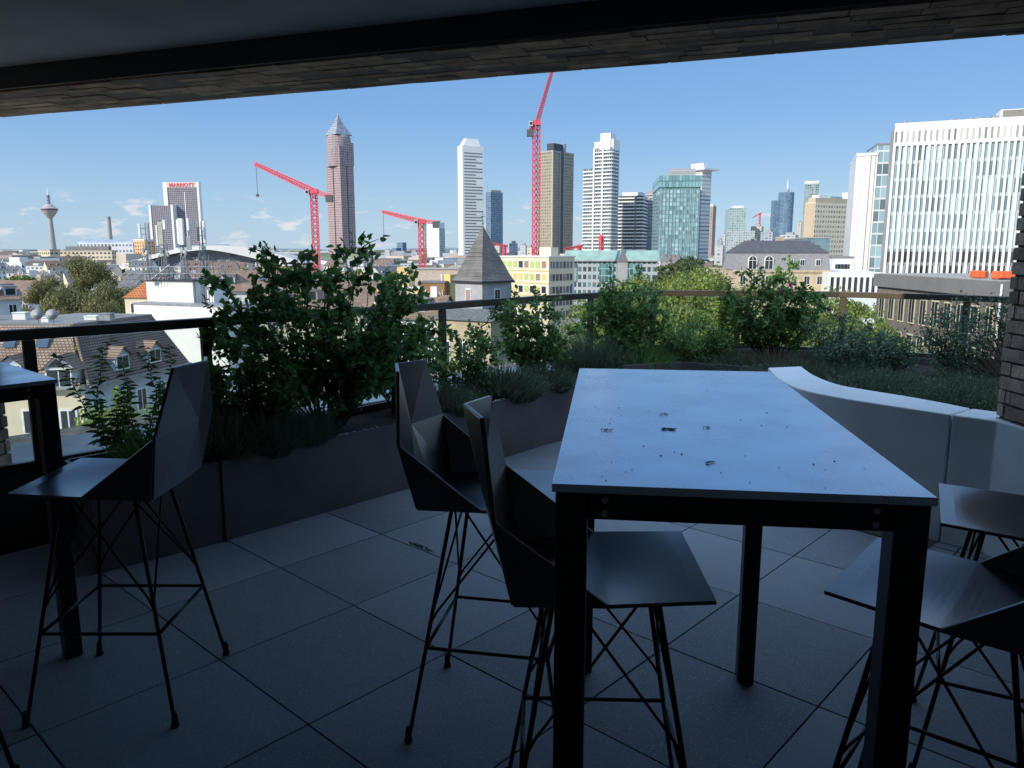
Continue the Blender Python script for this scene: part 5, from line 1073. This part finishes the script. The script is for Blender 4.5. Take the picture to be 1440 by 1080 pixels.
# dishes and roof clutter on the flat top
for i, (px, lab) in enumerate(((54,'left satellite dish on the flat roof above the tiled house'),(75,'right satellite dish on the flat roof above the tiled house'))):
    p = onz(px, 452, TZ+.3); t = thing('satellite_dish', lab, 'satellite dish', (p[0], min(p[1], 50), TZ+.06)); p = (p[0]*min(p[1],50)/p[1], min(p[1],50)); t.location = (p[0], p[1], TZ+.06)
    MB().tube((0,0,0),(0,0,.6),.03,None,8).build('pole','steel',t)
    o = MB().lathe([(.02,0),(.18,.03),(.30,.09),(.32,.11)],0,0,20).build('dish','tower_grey',t,smooth=True); o.location = (0,-.05,.62); o.rotation_euler = (R(70),0,R(20))
    MB().tube((0,0,.45),(0,-.45,.62),.015,None,5).build('arm','steel',t)
for i in range(5):
    x_, y_ = -33+i*1.9+random.random(), 46.6+random.random()*2; hv_ = random.uniform(.2,.5); hx_ = random.uniform(.2,.45); t = tag(MB().box(-hx_,hx_,-.3,.3,0,hv_).box(-hx_-.04,hx_+.04,-.34,.34,hv_,hv_+.05).build(['rooftop_unit'][0], random.choice(['stucco_white','dkroof','steel'])), 'small vent box on the flat roof above the tiled house', 'vent', 'vent boxes on the flat roof'); t.location = (x_,y_,TZ+.06)
# ---- cranes
def lattice(mb, p0, p1, w0, w1, n, r, tri=False):
    p0, p1 = Vector(p0), Vector(p1); d = (p1-p0).normalized(); a = d.cross(Vector((0,0,1))) if abs(d.z) < .9 else Vector((.85,.5,0)); a.normalize(); b_ = d.cross(a).normalized()
    C = [(1,1),(-1,1),(-1,-1),(1,-1)] if not tri else [(0,1.2),(-1,-.6),(1,-.6)]
    pt = lambda i, c: p0.lerp(p1, i/n) + (a*c[0]+b_*c[1])*(w0+(w1-w0)*i/n)/2
    for i in range(n):
        for k in range(len(C)):
            c, e = C[k], C[(k+1)%len(C)]
            mb.tube(pt(i,c), pt(i+1,c), r, None, 4, cap=False); mb.tube(pt(i,c), pt(i+1,e) if i%2 else pt(i+1,e), r*.6, None, 4, cap=False); mb.tube(pt(i,c), pt(i,e), r*.6, None, 4, cap=False)
    return mb
def crane(label, pxb, pyt, D_, jib_px, jib_py, jd, back_px, back_py, wm, r, hook=None, wj=None, njib=24):
    base = atd(pxb, 352, D_); top = atd(pxb, pyt, D_); t = thing('tower_crane', label, 'crane', (base.x, D_, GZ), 0, 'red tower cranes'); H_ = top.z-GZ; o_ = Vector((base.x, D_, GZ))
    lattice(MB(), (0,0,0), (0,0,H_), wm, wm, int(H_/wm/1.05), r).build('mast','red',t)
    P = atd(jib_px, jib_py, D_+jd)-o_; Bk = atd(back_px, back_py, D_-jd*.15)-o_
    lattice(MB(), (0,0,H_+.5), P, wj or wm*.9, (wj or wm*.9)*.6, njib, r*.85, True).build('jib','red',t)
    lattice(MB(), (0,0,H_+.3), Bk, wm*.7, wm*.6, 5, r*.8).build('counter_jib','red',t)
    MB().box(Bk.x-wm*.6,Bk.x+wm*.6,Bk.y-wm*.5,Bk.y+wm*.5,Bk.z-wm*1.0,Bk.z+wm*.2).build('counterweight','crane_grey',t)
    MB().box(-wm*.75,wm*.75,-wm*.75,wm*.75,H_-wm*.3,H_+wm*.5).build('slewing_ring','red',t)
    s = -1 if jib_px < pxb else 1
    cb_ = MB().box(-wm*1.35,-wm*.7,-wm*.9,-wm*.1,H_-wm*.5,H_+wm*.35).build('cab','crane_white',t); MB().box(-wm*1.25,-wm*.8,-wm*.94,-wm*.905,H_-wm*.3,H_+wm*.2).build('cab_window','pane',cb_)
    if hook:
        hp = atd(*hook, D_+jd)-o_; q = Vector((hp.x, P.y*.97, P.z)); q = Vector((0,0,H_)).lerp(P, hp.x/P.x if abs(P.x)>1 else .9); MB().tube(q, (q.x,q.y,hp.z), .12).build('cable','crane_grey',t); MB().box(q.x-.6,q.x+.6,q.y-.4,q.y+.4,hp.z-1.2,hp.z).build('hook_block','crane_grey',t)
    return t
crane('red tower crane left of the pointed skyscraper, jib rising to the left', 444.5, 270, 330, 357.5, 229.5, 25, 463, 276, 2.3, .25, (363, 273), 2.4)
crane('shorter red tower crane in the middle with its jib pointing left', 594, 312, 430, 537, 297, 22, 613, 313, 2.9, .34, (540, 330), 2.8, 16)
crane('tallest red luffing crane cut off by the roof beam', 753.5, 174, 300, 781, 82, 0, 745.5, 184, 2.05, .23, None, 1.9, 30)
def tiny_crane(label, px, py, D_, jp): 
    b0 = atd(px, 352, D_); t = thing('distant_crane', label, 'crane', (b0.x, D_, GZ)); H_ = atd(px, py, D_).z-GZ; P = atd(*jp, D_)-Vector((b0.x,D_,GZ))
    lattice(MB(), (0,0,0),(0,0,H_),2.4,2.4,18,.45).build('mast','red',t); lattice(MB(),(-P.x*.2,0,H_+(H_-P.z)*.2),P,2,1.4,14,.35,True).build('jib','red',t)
tiny_crane('small distant red crane between the blue glass tower and the tall crane', 709.5, 345, 700, (688, 342)); tiny_crane('small distant red crane in front of the residential skyscraper', 845.5, 332, 600, (842, 340)); tiny_crane('tiny red crane on the skyline beside the round glass tower', 1066, 300, 1700, (1058, 306)); tiny_crane('distant red crane jib right of the brown skyscraper', 815, 346, 650, (793, 350))
# ---- rooftops of the city, house by house
roofm = {'brown': tiles('roof brown',(.24,.15,.11),(.29,.19,.14),.5,.3), 'red': tiles('roof red',(.34,.14,.08),(.40,.18,.10),.5,.3), 'grey': tiles('roof grey',(.17,.17,.18),(.22,.22,.23),.5,.3)}
wallm = {'white':'stucco_white','cream':'stucco_cream','pale grey':mk('pale grey wall',(.50,.50,.48),.9),'ochre':mk('ochre wall',(.55,.42,.25),.9),'brick':mk('brick wall',(.32,.20,.14),.9)}
flatf = {k: facade('flat '+k, c, (.15,.17,.19), 3.2, 3.1, .5, .45, grough=.2) for k, c in (('white',(.66,.65,.61)),('cream',(.62,.54,.40)),('pale grey',(.48,.48,.47)),('ochre',(.52,.40,.24)),('brick',(.33,.21,.15)))}
proto_h = {}
def zone(k): return 'at the far left' if k < -.42 else 'left of the pointed skyscraper' if k < -.24 else 'between pointed skyscraper and church' if k < -.04 else 'at the feet of the middle skyscrapers' if k < .24 else 'below the round glass tower'
placed = []; cnt = 0
blocked = [(-.53,-.33,55,75),(-.70,-.50,70,130),(-.17,.10,60,195),(.05,.2,290,345),(.25,.42,150,190),(.40,.75,50,215),(-.24,-.21,320,345),(-.125,-.1,420,440),(.02,.04,290,310)]
for row, D_ in enumerate([105,128,152,180,212,250,290,340,395,460,530,610,700,800]):
    step = 15+D_*.035; x = -D_*.72
    while x < D_*.42:
        x += step*random.uniform(.75,1.35); k = x/D_
        if any(a < k < b_ and c < D_ < d for a, b_, c, d in blocked): continue
        if D_ < 170 and k > -.04: continue
        if D_ < 300 and k > .06: continue
        if k > .24 and D_ < 560: continue
        if D_ > 640 and -.48 < k < -.22: continue
        cnt += 1
        wc = random.choices(list(wallm), (5,4,3,2,1))[0]; rc = random.choices(list(roofm), (5,2,3))[0]; y = D_+random.uniform(-5,5)
        flat = random.random() < (.42 if D_ > 250 else .25); hw = random.uniform(9,14.5)+ (1.5 if D_ > 300 else 0); rz = random.choice([0,.2,-.25,.5,-.5,.8,-.8])+random.gauss(0,.05)
        lab = None
        if flat:
            key = ('f', wc)
            if key not in proto_h:
                t = thing('flat_roof_block','x','apartment block'); W_, Dp = 1.0, 1.0
                MB().box(-9,9,0,11,-6,12).build('wall', flatf[wc], t); MB().box(-9.2,9.2,-.2,11.2,12,12.4).build('roof_edge','dkroof',t); MB().box(-4,0,4,8,12.4,14.2).build('roof_box',random.choice(['stucco_white','tower_grey']),t); MB().box(3,5,5,7,12.4,13.4).build('roof_vent','steel',t); proto_h[key] = t; o = t
            else: o = copy_tree(proto_h[key])
            lab = 'flat roofed %s block %s' % (wc, zone(k)); o.scale = (random.uniform(.6,1.2),random.uniform(.7,1.1),1)
            o.location = (x, y, GZ+hw-12)
        else:
            key = ('g', wc, rc)
            if key not in proto_h:
                t = gable_house('town_house','x',(0,0,0),0,14,11,12,4.2,wallm[wc],roofm[rc],2,5,small=True,along=random.random()<.75,chim=2); MB().box(-7,7,0,11,-6,0).build('lower_wall',wallm[wc],t); proto_h[key] = t; o = t
            else: o = copy_tree(proto_h[key])
            lab = '%s house with %s tiled roof %s' % (wc, rc, zone(k)); o.scale = (random.uniform(.7,1.15),1,1); o.location = (x, y, GZ+hw-13.5)
        o.rotation_euler = (0,0,rz); o['label'] = lab; o['group'] = lab+' row'
# ---- far low skyline as individual blocks
for i, (px, py, w_, D_) in enumerate(((545,352,8,1500),(532,357,14,1300),(583,355,10,1400),(640,352,6,1600),(699,346,10,1100),(722,342,12,1050),(736,345,9,1000),(745,348,8,900),(1012,338,9,900),(1018,330,6,1000),(1065,318,18,1300),(1080,326,20,1150),(1110,330,26,1000),(1122,338,12,900),(1060,340,18,800),(1012,345,14,700),(1125,312,6,1500),(893,345,14,1000),(812,347,8,1000),(10,369,12,1200),(95,357,20,1300),(120,353,16,1500))):
    fn = [facade('far a',(.45,.45,.44),(.25,.27,.30),5,3.5,.6,.5), facade('far b',(.52,.46,.36),(.25,.24,.22),5,3.5,.5,.5), facade('far c',(.38,.40,.43),(.20,.23,.27),5,3.5,.6,.6)][i%3] if i < 3 else bpy.data.materials[['far a','far b','far c'][i%3]]
    t, wl, wr, hh = corner_building('distant_block', 'hazy %s distant block on the skyline' % ['grey','beige','blue grey'][i%3], 'building', px-w_/2, px+w_/3, px+w_/2, py, D_, 30, fn, 'distant %s blocks on the skyline' % ['grey','beige','blue grey'][i%3])
    MB().box(-wl*.7,-wl*.2,wr*.2,wr*.7,hh,hh+3).build('roof_box','tower_grey',t)
for o in [o for o in bpy.data.objects if o.type == 'FONT']:
    bpy.context.view_layer.update(); me = bpy.data.meshes.new_from_object(o); n = bpy.data.objects.new(o.name, me); COL.objects.link(n); n.parent = o.parent; n.location = o.location; n.rotation_euler = o.rotation_euler; nm = o.name; bpy.data.objects.remove(o); n.name = nm
# far city, one mass to the horizon
g_ = np.random.default_rng(4); mb = MB()
for i in range(5200):
    D_ = 800*math.exp(g_.random()*2.1); x = g_.uniform(-.78,.55)*D_; h = abs(g_.normal(0,5))+9+(D_ > 1600)*6; w_ = g_.uniform(5,15)*(1+D_/2500); q = g_.uniform(0,1.5)
    mb.rbox((x, D_, GZ+h/2), (w_, g_.uniform(5,9)*(1+D_/2500), h/2), q, int(g_.integers(0,6)))
tag(mb.build('distant_city', [mk('far wall %d'%i, c, .9, 0, .1, .05) for i, c in enumerate(((.55,.54,.50),(.50,.43,.34),(.33,.26,.23),(.30,.31,.33),(.62,.61,.60),(.18,.22,.15)))]), 'hazy far off city roofs reaching the horizon', 'city', None, 'stuff')
# ------------------------------------------------------------------ trees
def tree_mesh(mat, h, r, nclump, per, leaf, conic=0., seed=1, flat=.8):
    g = np.random.default_rng(seed); t = thing('tree','x','tree'); cz = h*.62
    C = []
    while len(C) < nclump:
        p = g.uniform(-1,1,3)
        if np.linalg.norm(p) > 1 or np.linalg.norm(p) < .35: continue
        rr = r*(1-conic*(p[2]*.5+.5)); C.append((p[0]*rr, p[1]*rr, cz+p[2]*(h-cz)*(1.0 if p[2] > 0 else .9), g.uniform(.20,.36)*r*(1-conic*.4*(p[2]+1)/2)))
    V_, n_tot = [], 0; Ps, Ns = [], []
    for cx, cy, cz_, cr in C:
        m = per; d = unit(g.normal(size=(m,3))); d[:,2] = np.abs(d[:,2])*.9-.25; d = unit(d); rad = cr*(g.random((m,1))**.35); Ps.append(np.array([cx,cy,cz_])+d*rad*np.array([1,1,flat])); Ns.append(d+g.normal(size=(m,3))*.55)
    P = np.concatenate(Ps); Nn = unit(np.concatenate(Ns)); n = len(P)
    a = unit(np.cross(Nn, g.normal(size=(n,3)))); b = np.cross(Nn, a); s = (leaf*g.uniform(.6,1.3,n))[:,None]
    V = np.stack([P-a*s*.5, P+b*s*.33, P+a*s*.5, P-b*s*.33],1).reshape(-1,3); F4 = np.arange(n*4).reshape(-1,4)
    quads_mesh('crown', V, F4, mat, t)
    mb = MB(); mb.tube((0,0,0),(0,0,h*.5),h*.022,h*.014,8)
    for k in range(9):
        a_ = random.random()*6.28; z0 = h*random.uniform(.25,.5); mb.tube((0,0,z0),(math.cos(a_)*r*.6,math.sin(a_)*r*.6,z0+h*random.uniform(.15,.35)),h*.009,h*.003,5)
    mb.build('trunk','bark',t); return t
TM = {'mid': tree_mesh('tree_mid',15,5.2,75,330,.27,seed=3), 'mid2': tree_mesh('tree_mid',15,6.0,90,320,.27,seed=9), 'dark': tree_mesh('tree_dark',15,5.2,55,130,.6,seed=5), 'olive': tree_mesh('tree_olive',15,4.6,110,420,.19,.35,seed=6), 'far': tree_mesh('tree_mid',15,6,34,60,1.1,seed=8), 'young': tree_mesh('leaf_light',15,4.5,70,260,.28,seed=12)}
used = set()
def put_tree(kind, px, py, D_, label, w_=1., group=None):
    p = atd(px, py, D_); H_ = p.z-GZ; o = TM[kind] if kind not in used else copy_tree(TM[kind]); used.add(kind)
    s = H_/15.0; o.location = (p.x, D_, GZ); o.rotation_euler = (0,0,random.random()*6); o.scale = (w_*s, w_*s, s); o['label'] = label
    if group: o['group'] = group
G_ = 'trees in the park behind the railing'
for px, py, D_, w_, k, lab in ((893,394,100,.9,'mid','bright green park tree behind the tall full shrub'),(927,385,98,.95,'mid2','rounded bright tree in the open railing bay'),(962,381,104,.95,'mid','yellow green tree right of the rounded bright one'),(994,375,112,.9,'mid2','tallest sunlit park tree left of the slate roofed building'),(860,404,92,.9,'mid','park tree left of the open railing bay, partly hidden by the tall shrub'),
    (945,425,72,.75,'mid2','nearer park tree seen through the glass of the open bay'),(1000,432,70,.75,'mid','nearer park tree left of the rose bush'),(900,440,68,.7,'mid2','nearer park tree behind the right edge of the tall shrub'),(1200,402,88,.7,'mid','bright tree in front of the white podium'),(1215,436,62,.65,'mid2','nearer tree left of the dark office building'),(1165,440,66,.65,'mid','nearer tree right of the rose bush'),(1085,445,66,.7,'mid2','park tree hidden behind the rose bush'),(1130,425,80,.6,'mid','park tree in front of the sandstone building')):
    put_tree(k, px, py, D_, lab, w_, G_)
for px, py, D_, lab in ((955,366,260,'dark tree below the teal glass tower'),(978,362,280,'darkest tree at the foot of the white slab tower'),(935,372,230,'small dark tree beside the copper roofed building')): put_tree('dark', px, py, D_, lab, 1.0)
for px, py, D_, w_, lab in ((122,356,96,.62,'tallest olive green tree at the left, rising above the rooftops'),(60,383,92,.5,'narrower olive tree left of the tallest one'),(158,392,88,.62,'broad dark olive tree right of the tallest one'),(95,398,84,.62,'lower olive tree in front of the tallest one'),(142,412,80,.55,'low olive tree beside the orange roofed house')): put_tree('olive', px, py, D_, lab, w_)
put_tree('young', 165, 560, 30, 'yellow green tree in the street below the tiled houses', .36); put_tree('young', 118, 585, 28, 'small yellow green tree beside the pale house wall', .34); put_tree('young', 205, 575, 34, 'bright street tree right of the left bar stool', .36)
put_tree('young', 640, 500, 44, 'bright green tree between the railing post and the church', .5); put_tree('mid', 770, 480, 58, 'green tree behind the leafy shrub in front of the office block', .65); put_tree('mid', 590, 505, 50, 'green tree behind the leaning shrub', .55); put_tree('mid2', 815, 470, 62, 'green tree behind the far left corner of the table', .6)
for i, (px, py, D_) in enumerate(((383,362,260),(560,384,240),(553,381,265),(500,378,300),(30,386,220),(12,388,215),(322,382,230),(45,388,225),(470,390,200),(1010,372,300),(610,381,330),(345,377,380),(700,372,320))): put_tree('far', px, py, D_, 'small green tree between the far rooftops', .6, 'trees between the far rooftops')
# cream house seen through the big shrub
gable_house('cream_house','cream house seen through the largest shrub',(atd(470,430,85).x,85,GZ),R(20),16,10,atd(470,432,85).z-GZ,2.6,'stucco_cream',T_brown,4,6)
gable_house('white_house','white house behind the leaning shrub',(atd(560,440,78).x,78,GZ),R(-12),8,8,atd(560,447,78).z-GZ,2.0,'stucco_white',T_brown,3,4)
gable_house('grey_gabled_house','white house with a brown roof right of the antenna block',(atd(345,412,95).x,95,GZ),R(15),9,9,atd(345,408,95).z-GZ,2.2,'stucco_white',T_brown,3,4)
for o in bpy.data.objects:
    if o.type == 'EMPTY' and o.get('label') == 'x' and not o.children: bpy.data.objects.remove(o)
